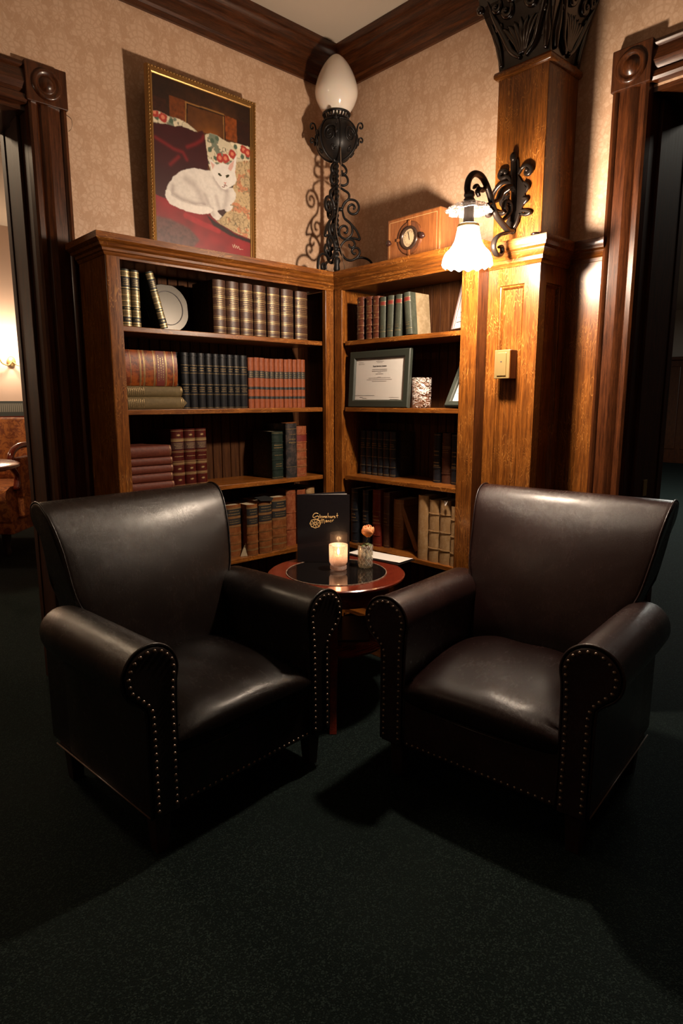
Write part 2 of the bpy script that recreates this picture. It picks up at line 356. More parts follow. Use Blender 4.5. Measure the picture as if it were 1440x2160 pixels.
# capital: flared core with carved leaves and scrolls
cap = thing('capital', None, None); cap.parent = root
lv = [(2.402, .0), (2.46, .006), (2.52, .022), (2.57, .040), (2.60, .052), (2.625, .056), (2.66, .056)]
MB().loft([[(-.197-o, -1.048+o, z), (-.197-o, -1.242-o, z), (0, -1.242-o, z), (0, -1.048+o, z)] for z, o in lv]).build('core', CARVE, cap, bevel=.003)
MB().box(-.262, 0, -1.307, -.983, 2.66, 2.728).build('abacus', CARVE, cap, bevel=.004)
def carve(P, half, name):
    b = MB(); r2 = random.Random(3)
    def off(z): return np.interp(z, [l[0] for l in lv], [l[1] for l in lv])
    def T(pts, r):
        b.tube([P(u, off(z)+.004, z) for u, z in pts], [max(.0015, 1.25*r*math.sin(PI*(.18+.8*i/(len(pts)-1)))) for i in range(len(pts))], 8)
    # centre palmette
    for k in range(-3, 4):
        a = k*.30
        T([(p.x, p.y) for p in smoothcurve([(0.0+.004*k, 2.43), (.016*k*.6, 2.47), (.020*k, 2.51), (.030*k*.9, 2.53-.004*abs(k))])], .0085)
    for sg in (-1, 1):
        for (cu, cz, R, r) in ((.050, 2.565, .026, .0085), (.086, 2.585, .020, .0075), (.028, 2.595, .018, .0070), (.062, 2.49, .017, .0065), (.088, 2.53, .014, .006)):
            sp = [(sg*(cu+R*(1-t*.8)*math.cos(2.6+5.2*t)), cz+R*(1-t*.8)*math.sin(2.6+5.2*t)) for t in [i/16 for i in range(17)]]
            T(sp, r)
            b.ball(P(sg*cu, off(cz)+.006, cz), r*.95, 10, 6)
        T([(p.x, p.y) for p in smoothcurve([(sg*.010, 2.42), (sg*.045, 2.45), (sg*.070, 2.50), (sg*.100, 2.56), (sg*.118, 2.61)])], .010)
        T([(p.x, p.y) for p in smoothcurve([(sg*.085, 2.415), (sg*.092, 2.46), (sg*.098, 2.50), (sg*.112, 2.545)])], .009)
    b.build(name, CARVE, cap, smooth=True)
carve(lambda u, o, z: (-.197-o, -1.145+u*.98, z), .12, 'carved_leaves')
carve(lambda u, o, z: (-.10+u*.85, -1.242-o, z), .12, 'carved_leaves')
b = MB()
for y in (-1.0, -1.292): b.ball((-.250, y, 2.595), .014, 12, 8)
b.build('corner_scroll', CARVE, cap, smooth=True)
# small dark disc lying on the ledge
tag(MB().lathe([(.0001, 0), (.015, 0), (.018, .003), (.015, .008), (.0001, .010)], 20, (-.218, -1.236, 1.8345)).build('wooden_button', CARVE, smooth=True), 'small dark wooden button lying on the pilaster ledge', 'button')

# ================================================================ bookcases
CORN = [(-.02, 1.772), (.002, 1.772), (.006, 1.776), (.008, 1.782), (.014, 1.785), (.016, 1.793), (.026, 1.798), (.030, 1.806), (.040, 1.812), (.045, 1.816), (.045, 1.836), (-.02, 1.836)]
SH = [1.543, 1.251, .942, .622, .30]
def beads(b, P, u0, u1, z0, z1, pitch=.046):
    n = max(1, round((u1-u0)/pitch)); p = (u1-u0)/n
    for i in range(n):
        a = u0+i*p; c = a+p; g = .0035
        pts = [(a, .007), (a+g, 0), (c-g, 0), (c, .007)]
        for (ua, da), (ub, db) in zip(pts, pts[1:]):
            b.add([P(ua, da, z0), P(ub, db, z0), P(ub, db, z1), P(ua, da, z1)], [(0, 1, 2, 3)])
# left case (faces -y), world coordinates with the root at its base
lc = thing('bookcase', 'oak bookcase under the cat painting, the longer of the two', 'bookcase', (-.8, -.12, FL))
def LP(b): return b.xf(Matrix.Translation((.8, .12, -FL)))
b = MB(); r = .006   # end panel with a rounded front corner
prof = [(-1.300, 0), (-1.300, -D+r)] + [(-1.300+r-r*math.cos(a), -D+r-r*math.sin(a)) for a in [PI/2*i/8 for i in range(1, 9)]] + [(-1.249, -D), (-1.249, -D+.022), (-1.268, -D+.022), (-1.268, 0)]
b.loft([[(x, y, z) for x, y in prof] for z in (FL, 1.778)]); LP(b).build('end_panel', WZ, lc, smooth=35)
LP(MB().box(-.305, -.256, -D, -D+.022, .22, 1.764)).build('stile', WZ, lc, bevel=.0015)
LP(MB().box(-.278, -.262, -D+.022, -.022, .22, 1.764)).build('end_panel', DZ, lc)
LP(MB().box(-1.249, -.256, -D, -D+.022, 1.764, 1.778)).build('top_rail', WX, lc, bevel=.001)
LP(MB().box(-1.268, -.262, -D+.02, -.004, 1.772, 1.80)).build('top_board', WX, lc)
LP(MB().box(-1.30, -.254, -D, -.004, 1.80, 1.834)).build('case_top', WX, lc)
LP(MB().sweep([(-1.30, -.002), (-1.30, -D), (-D, -D)], [(-o, z) for o, z in CORN], ends=((-1, 0), (1, 1))) if False else MB().sweep([(-D, -D), (-1.30, -D), (-1.30, -.002)], [(-o, z) for o, z in CORN], ends=((1, 1), None))).build('cornice', WX, lc, smooth=30)
b = MB(); beads(b, lambda u, d, z: (u, -.022+d, z), -1.268, -.262, .2, 1.772); b.box(-1.268, -.262, -.0145, -.003, .2, 1.772); LP(b).build('beadboard_back', BEAD, lc, fix=False)
for z in SH: LP(MB().box(-1.2675, -.322, -D+.004, -.024, z-.019, z)).build('shelf', WX, lc, bevel=.002)
LP(MB().box(-1.249, -.256, -D, -D+.03, FL, .222)).build('plinth', WX, lc, bevel=.002)
# right case (faces -x)
rc = thing('bookcase', 'oak bookcase under the radio, the shorter of two, beside the pilaster', 'bookcase', (-.12, -.65, FL))
def RP(b): return b.xf(Matrix.Translation((.12, .65, -FL)))
RP(MB().box(-D, -D+.022, -.305, -.256, .22, 1.764)).build('stile', WZ, rc, bevel=.0015)
RP(MB().box(-D+.022, -.022, -.297, -.278, .22, 1.764)).build('end_panel', WZ, rc)
RP(MB().box(-D, -D+.022, -1.035, -.960, FL, 1.778)).build('stile', WZ, rc, bevel=.002)
RP(MB().box(-D+.022, -.004, -1.035, -1.008, FL, 1.778)).build('end_panel', WZ, rc, bevel=.001)
RP(MB().box(-D+.0, -.195, -1.0352, -1.034, FL, 1.778)).build('side_skin', DZ, rc)
RP(MB().box(-D, -D+.022, -.960, -.256, 1.764, 1.778)).build('top_rail', WY, rc, bevel=.001)
RP(MB().box(-D+.02, -.004, -1.008, -.262, 1.772, 1.80)).build('top_board', WY, rc)
RP(MB().box(-D, -.004, -1.035, -.256, 1.80, 1.834)).build('case_top', WY, rc)
RP(MB().sweep([(-D, -D), (-D, -1.035), (-.20, -1.035)], CORN, ends=((-1, -1), None))).build('cornice', WY, rc, smooth=30)
b = MB(); beads(b, lambda u, d, z: (-.022+d, u, z), -1.008, -.297, .2, 1.772); b.box(-.0145, -.003, -1.008, -.297, .2, 1.772); RP(b).build('beadboard_back', BEAD, rc, fix=False)
for z in SH: RP(MB().box(-D+.004, -.024, -1.0075, -.322 if z != SH[0] else -.322, z-.019, z)).build('shelf', WY, rc, bevel=.002)
RP(MB().box(-D, -D+.03, -.96, -.256, FL, .222)).build('plinth', WY, rc, bevel=.002)

# ================================================================ the room beyond the left doorway
ROSE = plain('pink_plaster', (.62, .44, .34), .7)
struct(MB().box(-6, 2.2, 4.60, 4.70, FL, 3).build('wall_far_left', ROSE), 'pink plaster wall of the next room')
struct(MB().box(2.2, 2.3, WT, 4.70, FL, 3).build('wall_far_right', ROSE)); struct(MB().box(-6, .3, WT, 4.70, 2.95, 3.0).build('ceiling_far', PLASTER))
b = MB().box(-6, 2.2, 4.585, 4.60, 1.12, 1.27)
def frieze():
    t = NT('frieze_band'); s = t.sep(t.obj()); 
    a = t.math('SINE', t.math('MULTIPLY', s[0], 170.0)); c = t.sm(t.math('ABSOLUTE', a), .3, .6)
    e = t.sm(t.math('ABSOLUTE', t.math('SUBTRACT', s[2], 1.205)), .045, .04)
    t.set(Base_Color=t.mix(t.math('MULTIPLY', c, e), (.05, .055, .05), (.22, .20, .16)), Roughness=.6); return t.m
struct(b.build('trim_4', frieze()), 'green patterned dado band in the next room')
struct(MB().box(-6, 2.2, 4.58, 4.60, 1.06, 1.12).build('trim_5', MAH)); 
def tapestry():
    t = NT('orange_tapestry'); n = t.noise(t.obj(), 16, 5, .7, 1.2); n2 = t.noise(t.obj(), 120, 3)
    c = t.mix(t.sm(n, .42, .6), (.20, .045, .010), (.52, .17, .035)); t.set(Base_Color=t.mix(t.math('MULTIPLY', n2, .4), c, (.15, .05, .02)), Roughness=.85); t.bump(n2, .3, .003); return t.m
TAP = tapestry()
sf = thing('sofa', 'orange tapestry sofa with carved wooden arm in the next room', 'sofa', (-1.21, 3.43, FL), (0, 0, math.radians(-42)))
b = MB()
rings = []
for i in range(57):
    x = -.75+1.5*i/56; d = .02*abs(math.sin(i/56*PI*7)); rings.append([(x, -.05-d*.0+.25, .48), (x, .19-d, .60), (x, .25-d, .88), (x, .30-d*.5, 1.00), (x, .36, 1.02), (x, .42, .97), (x, .44, .48)])
b.loft(rings); b.build('backrest', TAP, sf, smooth=True)
b = MB(); sec = [(-.40, .27), (-.42, .36), (-.45, .42), (-.46, .47), (-.44, .51), (-.38, .53), (-.1, .53), (.25, .52), (.25, .27)]
b.loft([[(x, y, z) for y, z in sec] for x in (-.78, -.3, .3, .78)]); b.build('seat', TAP, sf, smooth=40)
b = MB().box(-.78, .78, -.39, .40, .17, .275); b.build('seat_rail', TAP, sf, bevel=.01)
for s in (-1, 1):
    b = MB().box(s*.80-.035, s*.80+.035, -.30, .42, .28, .74); b.build('arm_pad', TAP, sf, bevel=.02)
    pts = smoothcurve([(s*.80, .30, .80), (s*.80, 0, .82), (s*.80, -.24, .82), (s*.80, -.36, .77), (s*.80, -.37, .68), (s*.80, -.30, .60), (s*.80, -.33, .50)])
    MB().tube(pts, .024, 10).build('carved_arm', MAH, sf, smooth=True)
for s in (-1, 1):
    for y in (-.34, .36): MB().lathe([(.022, 0), (.028, .03), (.018, .06), (.03, .12), (.034, .17)], 14, (s*.70, y, 0)).build('leg', DARKW, sf, smooth=True)
t2 = thing('side_table', 'round red mahogany table before the orange sofa', 'table', (-1.42, 2.12, FL))
MB().lathe([(.0001, .73), (.42, .73), (.455, .745), (.455, .76), (.44, .768), (.0001, .768)], 40).build('table_top', MAH, t2, smooth=35)
MB().lathe([(.035, .08), (.045, .2), (.03, .4), (.05, .6), (.06, .73)], 16).build('pedestal', MAH, t2, smooth=True)
for k in range(3):
    a = 2*PI*k/3+.4; MB().tube([(0, 0, .12), (.15*math.cos(a), .15*math.sin(a), .10), (.3*math.cos(a), .3*math.sin(a), .02)], [.03, .025, .018], 8).build('leg', MAH, t2, smooth=True)
def glow(name, col, st):
    t = NT(name); t.set(Base_Color=(.8, .75, .65), Emission_Color=col); t.b.inputs['Emission Strength'].default_value = st; return t.m
for i, (px, lb) in enumerate(((-.24, 'small brass double wall sconce seen through the left doorway'), (-1.9, 'small brass wall sconce further along the next room'))):
    s2 = thing('wall_sconce', lb, 'wall lamp', (px, 4.58, 1.66), group='sconces in the next room')
    MB().ball((0, -.006, 0), .04, 14, 8, (1, .3, 1.3)).build('back_plate', BRASS, s2, smooth=True)
    for sg in (-1, 1):
        MB().tube(smoothcurve([(0, -.02, 0), (sg*.05, -.06, -.04), (sg*.11, -.08, -.02), (sg*.13, -.08, .04)]), .006, 8).build('arm', BRASS, s2, smooth=True)
        MB().lathe([(.012, .04), (.024, .06), (.038, .10), (.044, .14), (.040, .15)], 20, (sg*.13, -.08, 0)).build('lamp_shade', glow('sconce_glass', (1, .75, .5), 7), s2, smooth=True)
    point_light('sconce_light', (px, 4.34, 1.82), FAR_ROOM_W, FAR_ROOM_C, .06)

# ================================================================ the hall beyond the right doorway
struct(MB().box(11.0, 11.1, -4, 4.0, FL, 3).build('wall_hall_end', plain('hall_plaster', (.55, .48, .42), .7)), 'pale wall at the far end of the hall')
struct(MB().box(2.32, 11, 3.9, 4.0, FL, 3).build('wall_hall_side', ROSE)); struct(MB().box(WR, 11, -3.2, 4.0, 2.95, 3.0).build('ceiling_hall', PLASTER))
sb = thing('sideboard', 'dark panelled wooden sideboard seen through the right doorway', 'sideboard', (10.55, 2.4, FL))
MB().box(-.25, .44, -1.2, 1.2, .08, 1.86).build('body', DZ, sb, bevel=.01); MB().box(-.30, .44, -1.25, 1.25, 1.86, 1.92).build('top', DY, sb, bevel=.01); MB().box(-.27, .44, -1.2, 1.2, 0, .10).build('plinth', DY, sb)
for k in range(3):
    b = MB(); b.box(-.27, -.25, -1.12+.78*k, -.44+.78*k, .25, 1.75); dd = b.build('door', DZ, sb, bevel=.012)
    MB().ball((-.285, -.5+.78*k, 1.0), .02, 10, 6).build('knob', BRASS, dd, smooth=True)
cs = thing('candlestick', 'dark turned candlestick on the far sideboard', 'candlestick', (10.40, 1.93, 1.92+FL))
MB().lathe([(.10, 0), (.10, .03), (.05, .08), (.035, .3), (.06, .38), (.03, .45), (.03, .8), (.05, .86), (.03, .9), (.06, .97), (.02, 1.0)], 20).build('stem', CARVE, cs, smooth=True)
# ================================================================ books
DK = .62
def cloth(name, col, col2, rough=.5, scale=40, bmp=.25):
    t = NT(name); o = t.obj(); n = t.noise(o, scale, 5, .7)
    t.set(Base_Color=t.mix(t.sm(n, .42, .62), tuple(x*DK for x in col), tuple(x*DK for x in col2)), Roughness=rough); t.b.inputs['Specular IOR Level'].default_value = .3; t.bump(t.noise(o, 500, 3), bmp, .0008); return t.m
BK = dict(redbrown=cloth('book_red_brown', (.105, .026, .012), (.15, .045, .022), .45),
 green=cloth('book_green_gilt', (.030, .035, .025), (.05, .055, .04), .4), brown=cloth('book_brown', (.075, .032, .020), (.115, .052, .032), .42, 90),
 black=cloth('book_black', (.009, .010, .013), (.016, .017, .021), .35), orange=cloth('book_orange', (.30, .070, .022), (.37, .10, .036), .55, 60),
 amber=cloth('book_amber', (.38, .085, .012), (.15, .028, .006), .4, 45), olive=cloth('book_olive', (.16, .110, .042), (.20, .14, .058), .7),
 red=cloth('book_dull_red', (.14, .027, .012), (.19, .042, .020), .6, 60), ox=cloth('book_oxblood', (.070, .009, .007), (.10, .014, .010), .35),
 dgreen=cloth('book_dark_green', (.014, .026, .020), (.025, .036, .028), .4), worn=cloth('book_worn_black', (.018, .017, .018), (.085, .055, .045), .6, 28),
 rust=cloth('book_rust', (.27, .060, .018), (.38, .12, .045), .6, 50), calf=cloth('book_calf', (.20, .060, .016), (.30, .105, .032), .45, 40),
 teal=cloth('book_teal', (.050, .056, .040), (.070, .078, .055), .55), tan=cloth('book_tan', (.42, .235, .095), (.54, .34, .165), .7, 30),
 ochre=cloth('book_ochre', (.27, .105, .03), (.34, .15, .05), .55), navy=cloth('book_navy', (.014, .016, .022), (.024, .026, .034), .35),
 crim=cloth('book_crimson', (.16, .016, .009), (.21, .026, .014), .45), dbrown=cloth('book_dark_brown', (.075, .025, .012), (.11, .04, .02), .5))
LBL = dict(red=plain('label_red', (.12, .014, .010), .5), black=plain('label_black', (.012, .012, .012), .5), cream=plain('label_cream', (.5, .38, .24), .6), dark=plain('label_dark', (.05, .02, .015), .5))
MARB = cloth('marbled_board', (.035, .028, .022), (.085, .065, .045), .55, 120)
TANB = cloth('tan_board', (.28, .20, .11), (.38, .28, .17), .7, 25)

def book_mesh(w, h, d, style, seed=0):
    """cover + page block meshes. local: x thickness, y depth away from the spine, z height"""
    r2 = random.Random(seed)
    th = .0025; bulge = min(.011, w*.20); A = 1.25; SP = 14
    def sp(u, off=0.0, z=0):   # u in -1..1 round the spine
        a = u*A; x = (w/2)*math.sin(a)/math.sin(A); y = bulge*(1-(math.cos(a)-math.cos(A))/(1-math.cos(A)))
        return (x+off*math.sin(a), y-off*math.cos(a), z)
    mats = [BK[style['c']], GILT if not style.get('bright') else GILTB, LBL[style.get('lab', 'black')], BK[style['c']] if not style.get('board') else style['board'], INK]
    b = MB(); us = [-1+2*i/SP for i in range(SP+1)]
    outer = [(-w/2, bulge+.012)]+[sp(u)[:2] for u in us]+[(w/2, bulge+.012)]
    inner = [(x*(1-2*th/w) if abs(x) > w*.3 else x*(1-2*th/w), y+(th if i not in (0, len(outer)-1) else 0)) for i, (x, y) in enumerate(outer)]
    loop = outer+inner[::-1]
    b.loft([[(x, y, z) for x, y in loop] for z in (0, h)], mi=0)
    for s in (-1, 1):
        x0, x1 = (w/2-th, w/2) if s > 0 else (-w/2, -w/2+th)
        b.box(x0, x1, bulge+.010, bulge+.034, 0, h, mi=0); b.box(x0+.0002, x1-.0002, bulge+.034, d, 0, h, mi=3)
    def strip(z0, z1, off, mi, u0=-1, u1=1, n=10, lid=True):
        U = [u0+(u1-u0)*i/n for i in range(n+1)]; base = len(b.v)
        vs = [sp(u, off, z0) for u in U]+[sp(u, off, z1) for u in U]; m = n+1
        fs = [(i, i+1, m+i+1, m+i) for i in range(n)]
        if lid:
            vs += [sp(u, -.0005, z0) for u in U]+[sp(u, -.0005, z1) for u in U]
            fs += [(2*m+i, 2*m+i+1, i+1, i) for i in range(n)]+[(m+i, m+i+1, 3*m+i+1, 3*m+i) for i in range(n)]
        b.add(vs, fs, mi)
    for f in style.get('bands', []): strip(h*f-.0022, h*f+.0022, .0020, 0)
    for f in style.get('lines', []): strip(h*f-.0006, h*f+.0006, .0009, 1, lid=False)
    for f in style.get('thick', []): strip(h*f-.0014, h*f+.0014, .0009, 1, lid=False)
    for f0, f1, k in style.get('labels', []): strip(h*f0, h*f1, .0007, k, -.96, .96)
    for f0, f1, n in style.get('marks', []):   # worn gilt lettering, no longer legible
        for i in range(n):
            z = h*(f0+(f1-f0)*(i+.5)/n); hh = h*(f1-f0)/n*.19; wd = r2.uniform(.35, .68); u = -wd
            while u < wd:
                l = r2.uniform(.03, .085); strip(z-hh*r2.uniform(.6, 1), z+hh*r2.uniform(.6, 1), .0013, 1, u, min(u+l, wd), 1, False); u += l+.045
    for f in style.get('flowers', []):
        for k in range(4):
            a = PI*k/4
            dz, du = math.sin(a)*.006, math.cos(a)*.30
            vs = [sp(-du, .0014, h*f-dz), sp(-du*.0+.05*math.sin(a), .0014, h*f-.0012*math.cos(a)-.0003), sp(du, .0014, h*f+dz), sp(-.05*math.sin(a), .0014, h*f+.0012*math.cos(a)+.0003)]
            b.add(vs, [(0, 1, 2, 3)], 1)
    pg = MB(); iw = w/2-th-.0003
    pg.box(-iw, iw, bulge+.004, d-.004, .0035, h-.0035)
    return b, pg, mats
BC = {}
def book(name, w, h, d, style, M, label, group=None, key=None, tilt=0, seed=0):
    """M: 4x4 placement; copies share mesh data when key repeats"""
    e = thing(name, label, 'book', group=group); e.matrix_world = M
    if key is not None and key in BC:
        for src in BC[key]:
            c = src.copy(); c.parent = e; COL.objects.link(c)
    else:
        cb, pg, mats = book_mesh(w, h, d, style, seed)
        c1 = cb.build('cover', mats, e, smooth=30, fix=False); c2 = pg.build('page_block', PAGE, e)
        if key is not None: BC[key] = [c1, c2]
    return e
def ML(x0, x1, y, z, tilt=0.0, yaw=0.0):   # upright in the left case
    return Matrix.Translation(((x0+x1)/2, y, z)) @ Matrix.Rotation(yaw, 4, 'Z') @ Matrix.Rotation(tilt, 4, 'Y')
def MR(y0, y1, x, z, tilt=0.0, yaw=0.0):
    return Matrix.Translation((x, (y0+y1)/2, z)) @ Matrix.Rotation(-PI/2+yaw, 4, 'Z') @ Matrix.Rotation(tilt, 4, 'Y')
def MF(x, y, z, th, yaw=0.0):   # lying, spine to the front, from x to the right
    return Matrix.Translation((x, y, z+th/2)) @ Matrix.Rotation(yaw, 4, 'Z') @ Matrix.Rotation(PI/2, 4, 'Y')
S_green = dict(c='green', bright=1, labels=[(.70, .86, 2), (.10, .17, 2)], marks=[(.72, .84, 4), (.30, .36, 1), (.11, .16, 1)], thick=[.03, .08, .19, .29, .37, .46, .56, .68, .88, .96], lines=[.05, .07, .21, .23, .25, .27, .39, .41, .43, .45, .48, .50, .52, .54, .58, .60, .62, .64, .90, .92, .94], lab='black')
g = 'gilt green books at the left end of the top shelf'
for i, (x0, x1) in enumerate(((-1.262, -1.232), (-1.230, -1.199), (-1.195, -1.164))):
    book('book', .031, .198, .155, S_green, ML(x0, x1, -.222, SH[0]), ['gilt green upright book half hidden by the bookcase edge', 'gilt green upright book, middle of the three at top left', 'gilt green upright book nearest the leaning one, top left shelf'][i], g, 'gg')
book('book', .029, .202, .155, S_green, Matrix.Translation((-1.076, -.232, SH[0])) @ Matrix.Rotation(-.262, 4, 'Y') @ Matrix.Translation((.0, 0, .004)), 'gilt green book leaning across the round silver plaque', g)
S_brown = dict(c='brown', bands=[], thick=[.13, .30, .50, .68, .86], lines=[.03, .10, .27, .33, .47, .53, .71, .84], marks=[(.70, .83, 4), (.54, .66, 3)], board=MARB)
g = 'brown gilt banded volumes on the top left shelf'
xs = [(-.860, -.802), (-.799, -.739), (-.734, -.672), (-.667, -.606), (-.598, -.534), (-.526, -.460), (-.449, -.381)]
for i, (x0, x1) in enumerate(xs):
    lb = 'leftmost of the seven brown gilt volumes, beside the plaque' if i == 0 else 'rightmost of the seven brown gilt volumes on the top shelf' if i == 6 else '%s from left of the seven brown gilt banded volumes' % ORD[i]
    book('book', x1-x0, .206, .165, S_brown, ML(x0, x1, -.228, SH[0]), lb, g, seed=i)
# silver plaque behind the leaning book
pl = thing('plaque', 'round brushed silver plaque with clipped corners on the top shelf', 'plaque', (-1.022, -.160, SH[0]), (-.10, 0, .05))
b = MB(); oc = []
for k in range(48):
    a = 2*PI*k/48; R = min(.0925, .0885/max(abs(math.cos(a)), abs(math.sin(a)))); oc.append((R*math.cos(a), R*math.sin(a)))
zc = .0885
b.loft([[(x*s, y, zc+z*s) for x, z in oc] for y, s in ((.010, .97), (.006, 1.0), (-.002, 1.0), (-.006, .97), (-.0062, .72), (-.0065, .3), (-.0065, .001))], True, False)
def brushed():
    t = NT('brushed_silver'); s = t.sep(t.obj()); a = t.math('ARCTAN2', t.math('SUBTRACT', s[2], zc), s[0])
    n = t.noise(t.comb(a, 0.0, 0.0), 26, 4, .7); t.set(Base_Color=t.mix(n, (.022, .020, .018), (.085, .076, .064)), Metallic=.7, Roughness=.36); return t.m
b.build('disc', brushed(), pl, smooth=25)
MB().lathe([(.0615, .0072), (.0615, .0082), (.0645, .0082), (.0645, .0072)], 48).xf(Matrix.Translation((0, 0, zc)) @ Matrix.Rotation(PI/2, 4, 'X')).build('dark_ring', INK, pl)
MB().box(-.02, .02, .008, .055, .0, .008).build('stand', IRON, pl)

# second shelf of the left case
S_amber = dict(c='amber', bands=[], thick=[.30, .36, .55, .78, .92], lines=[.12, .28, .38, .57, .76], labels=[(.60, .75, 2)], lab='red', marks=[(.61, .74, 3)], board=LBL['dark'])
S_olive = dict(c='olive', marks=[(.04, .30, 9)], lines=[.90, .93])
book('book', .046, .250, .16, S_olive, MF(-1.243, -.222, SH[1], .046), 'lower of two flat olive cloth books under the amber one')
book('book', .040, .243, .155, dict(c='olive', marks=[(.04, .32, 9)], lines=[.93, .95]), MF(-1.243, -.220, SH[1]+.046, .040, .01), 'upper of two flat olive cloth books under the amber one')
book('book', .128, .212, .15, S_amber, MF(-1.243, -.226, SH[1]+.086, .128), 'very thick amber leather book lying on two olive books')
S_black = dict(c='black', bands=[.28, .42, .66, .76, .95], lines=[.64, .78, .26, .44, .02], marks=[(.67, .75, 2), (.30, .40, 3)])
g = 'black ribbed volumes on the second left shelf'
xb = -1.047
for i in range(10):
    w_ = [.036, .034, .036, .035, .033, .031, .036, .031, .031, .038][i]
    lb = 'leftmost of ten black ribbed volumes, behind the olive books' if i == 0 else 'rightmost of ten black ribbed volumes, against the orange set' if i == 9 else '%s from left of the ten black ribbed volumes' % ORD[i]
    book('book', w_-.001, .214, .16, S_black, ML(xb, xb+w_-.001, -.222 if i else -.205, SH[1]), lb, g, seed=i); xb += w_
S_or = dict(c='orange', labels=[(.60, .74, 2), (.375, .425, 2), (.185, .235, 2)], lab='black', marks=[(.61, .73, 3)])
g = 'orange volumes with black labels on the second left shelf'; xb = -.699
for i in range(12):
    w_ = [.0285, .0285, .027, .0262, .0262, .0252, .026, .0245, .0245, .024, .023, .024][i]
    lb = 'leftmost of twelve thin orange volumes, touching the black set' if i == 0 else 'rightmost of twelve thin orange volumes, by the dark gap' if i == 11 else '%s from left of twelve thin orange volumes with black labels' % ORD[i]
    book('book', w_-.0008, .209+rnd.uniform(-.002, .002), .13, S_or, ML(xb, xb+w_-.0008, -.214+rnd.uniform(-.002, .002), SH[1]), lb, g, seed=i); xb += w_
# third shelf
g = 'dull red books stacked flat on the third left shelf'; z = SH[2]
for i, th in enumerate((.034, .033, .031, .030, .045)):
    lb = ['bottom dull red book of the flat stack of five', 'dull red book second from bottom of the flat stack', 'dull red book in the middle of the flat stack', 'dull red book second from top of the flat stack', 'thickest dull red book, topmost of the flat stack'][i]
    book('book', th-.0006, .196-.004*(i % 2)-(.006 if i == 4 else 0), .15, dict(c='red', lines=[.97, .03]), MF(-1.256, -.215, z, th-.0006, .012*((i % 3)-1)), lb, g); z += th
S_ox = dict(c='ox', bright=1, flowers=[.90, .33, .14], thick=[.82, .80, .42, .24, .03], lines=[.97, .84, .63, .61, .46, .44, .26, .22, .05, .40], labels=[(.66, .78, 2)], lab='dark', marks=[(.67, .77, 4), (.52, .56, 1)])
for i, (x0, x1) in enumerate(((-1.056, -1.002), (-.999, -.949), (-.946, -.896))):
    book('book', x1-x0, .231, .16, S_ox, ML(x0, x1, -.205+.004*i, SH[2]), ['left', 'middle', 'right'][i]+' one of three oxblood volumes with gilt flower stamps', 'oxblood gilt volumes on the third left shelf', seed=3)
book('book', .060, .207, .155, dict(c='dgreen', bands=[.20, .40, .60, .78, .94], lines=[.03, .97], marks=[(.63, .74, 2), (.48, .52, 1), (.24, .34, 2)], board=MARB), ML(-.586, -.524, -.224, SH[2]), 'dark green ribbed book standing alone on the third shelf', seed=2)
bk = book('book', .062, .240, .16, dict(c='worn', marks=[(.78, .82, 1), (.62, .74, 2)], lines=[.2, .9]), ML(-.517, -.453, -.234, SH[2]), 'tall scuffed black book with torn top beside the orange-red one', seed=4)
MB().add([(-.028, .01, .2402), (.03, .01, .2402), (.045, .03, .246), (.034, .06, .243), (-.02, .06, .241), (-.028, .01, .2412), (.03, .01, .2412), (.045, .03, .247), (.034, .06, .244), (-.02, .06, .242)], [(0, 1, 2, 3, 4), (5, 6, 7, 8, 9), (0, 1, 6, 5), (1, 2, 7, 6), (2, 3, 8, 7)]).build('torn_flap', BK['calf'], bk)
book('book', .066, .226, .155, dict(c='rust', bands=[.2, .36, .52, .68, .84], lines=[.04, .18, .22, .34, .38, .5, .54], labels=[(.70, .82, 2)], lab='red'), ML(-.450, -.383, -.216, SH[2]), 'orange-red leather book at the right of the third left shelf', seed=5)
# fourth shelf
S_calf = dict(c='calf', bands=[.26, .44], thick=[.60, .76, .93, .12], lines=[.24, .28, .42, .46, .58, .78, .95, .02, .14], labels=[(.79, .92, 2), (.62, .74, 2)], lab='black', marks=[(.80, .91, 2), (.64, .72, 2)])
for i, (x0, x1, h, y) in enumerate(((-.826, -.749, .226, -.226), (-.744, -.688, .224, -.262), (-.682, -.613, .232, -.262), (-.603, -.525, .240, -.252))):
    bk = book('book', x1-x0, h, .16, S_calf, ML(x0, x1, y+.012, SH[3]), ['worn calf book with a torn spine, nearest the left armchair', 'slim calf law book second from the left armchair', 'calf law book with a loose dark top flap, bottom left shelf', 'widest calf law book, nearest the standing menu'][i], 'calf volumes with black labels on the bottom left shelf', seed=i)
    if i == 0: MB().add([(.020, -.004, .0), (.050, -.030, .002), (.043, -.012, .058), (.052, -.02, .07), (.034, 0, .03)], [(0, 1, 2, 4), (1, 3, 2)]).build('torn_paper', PAGE, bk)
    if i == 2: MB().add([(-.035, -.004, .236), (.02, -.012, .232), (.045, .01, .238), (.03, .05, .244), (-.03, .05, .242), (-.035, -.004, .239), (.02, -.012, .235), (.045, .01, .241), (.03, .05, .247), (-.03, .05, .245)], [(0, 1, 2, 3, 4), (5, 6, 7, 8, 9), (0, 1, 6, 5), (1, 2, 7, 6), (2, 3, 8, 7)]).build('loose_flap', LBL['black'], bk)
book('book', .055, .258, .16, dict(c='rust', bands=[.3, .6], lines=[.95]), ML(-.498, -.441, -.205, SH[3]), 'reddish book whose top shows just above the menu')
book('book', .050, .255, .16, dict(c='rust', lines=[.9]), ML(-.437, -.385, -.208, SH[3]), 'reddish brown book mostly hidden behind the menu')
book('book', .050, .262, .15, dict(c='tan', lines=[.9]), ML(-.380, -.328, -.205, SH[3]), 'pale tan book peeping above the menu by the corner')

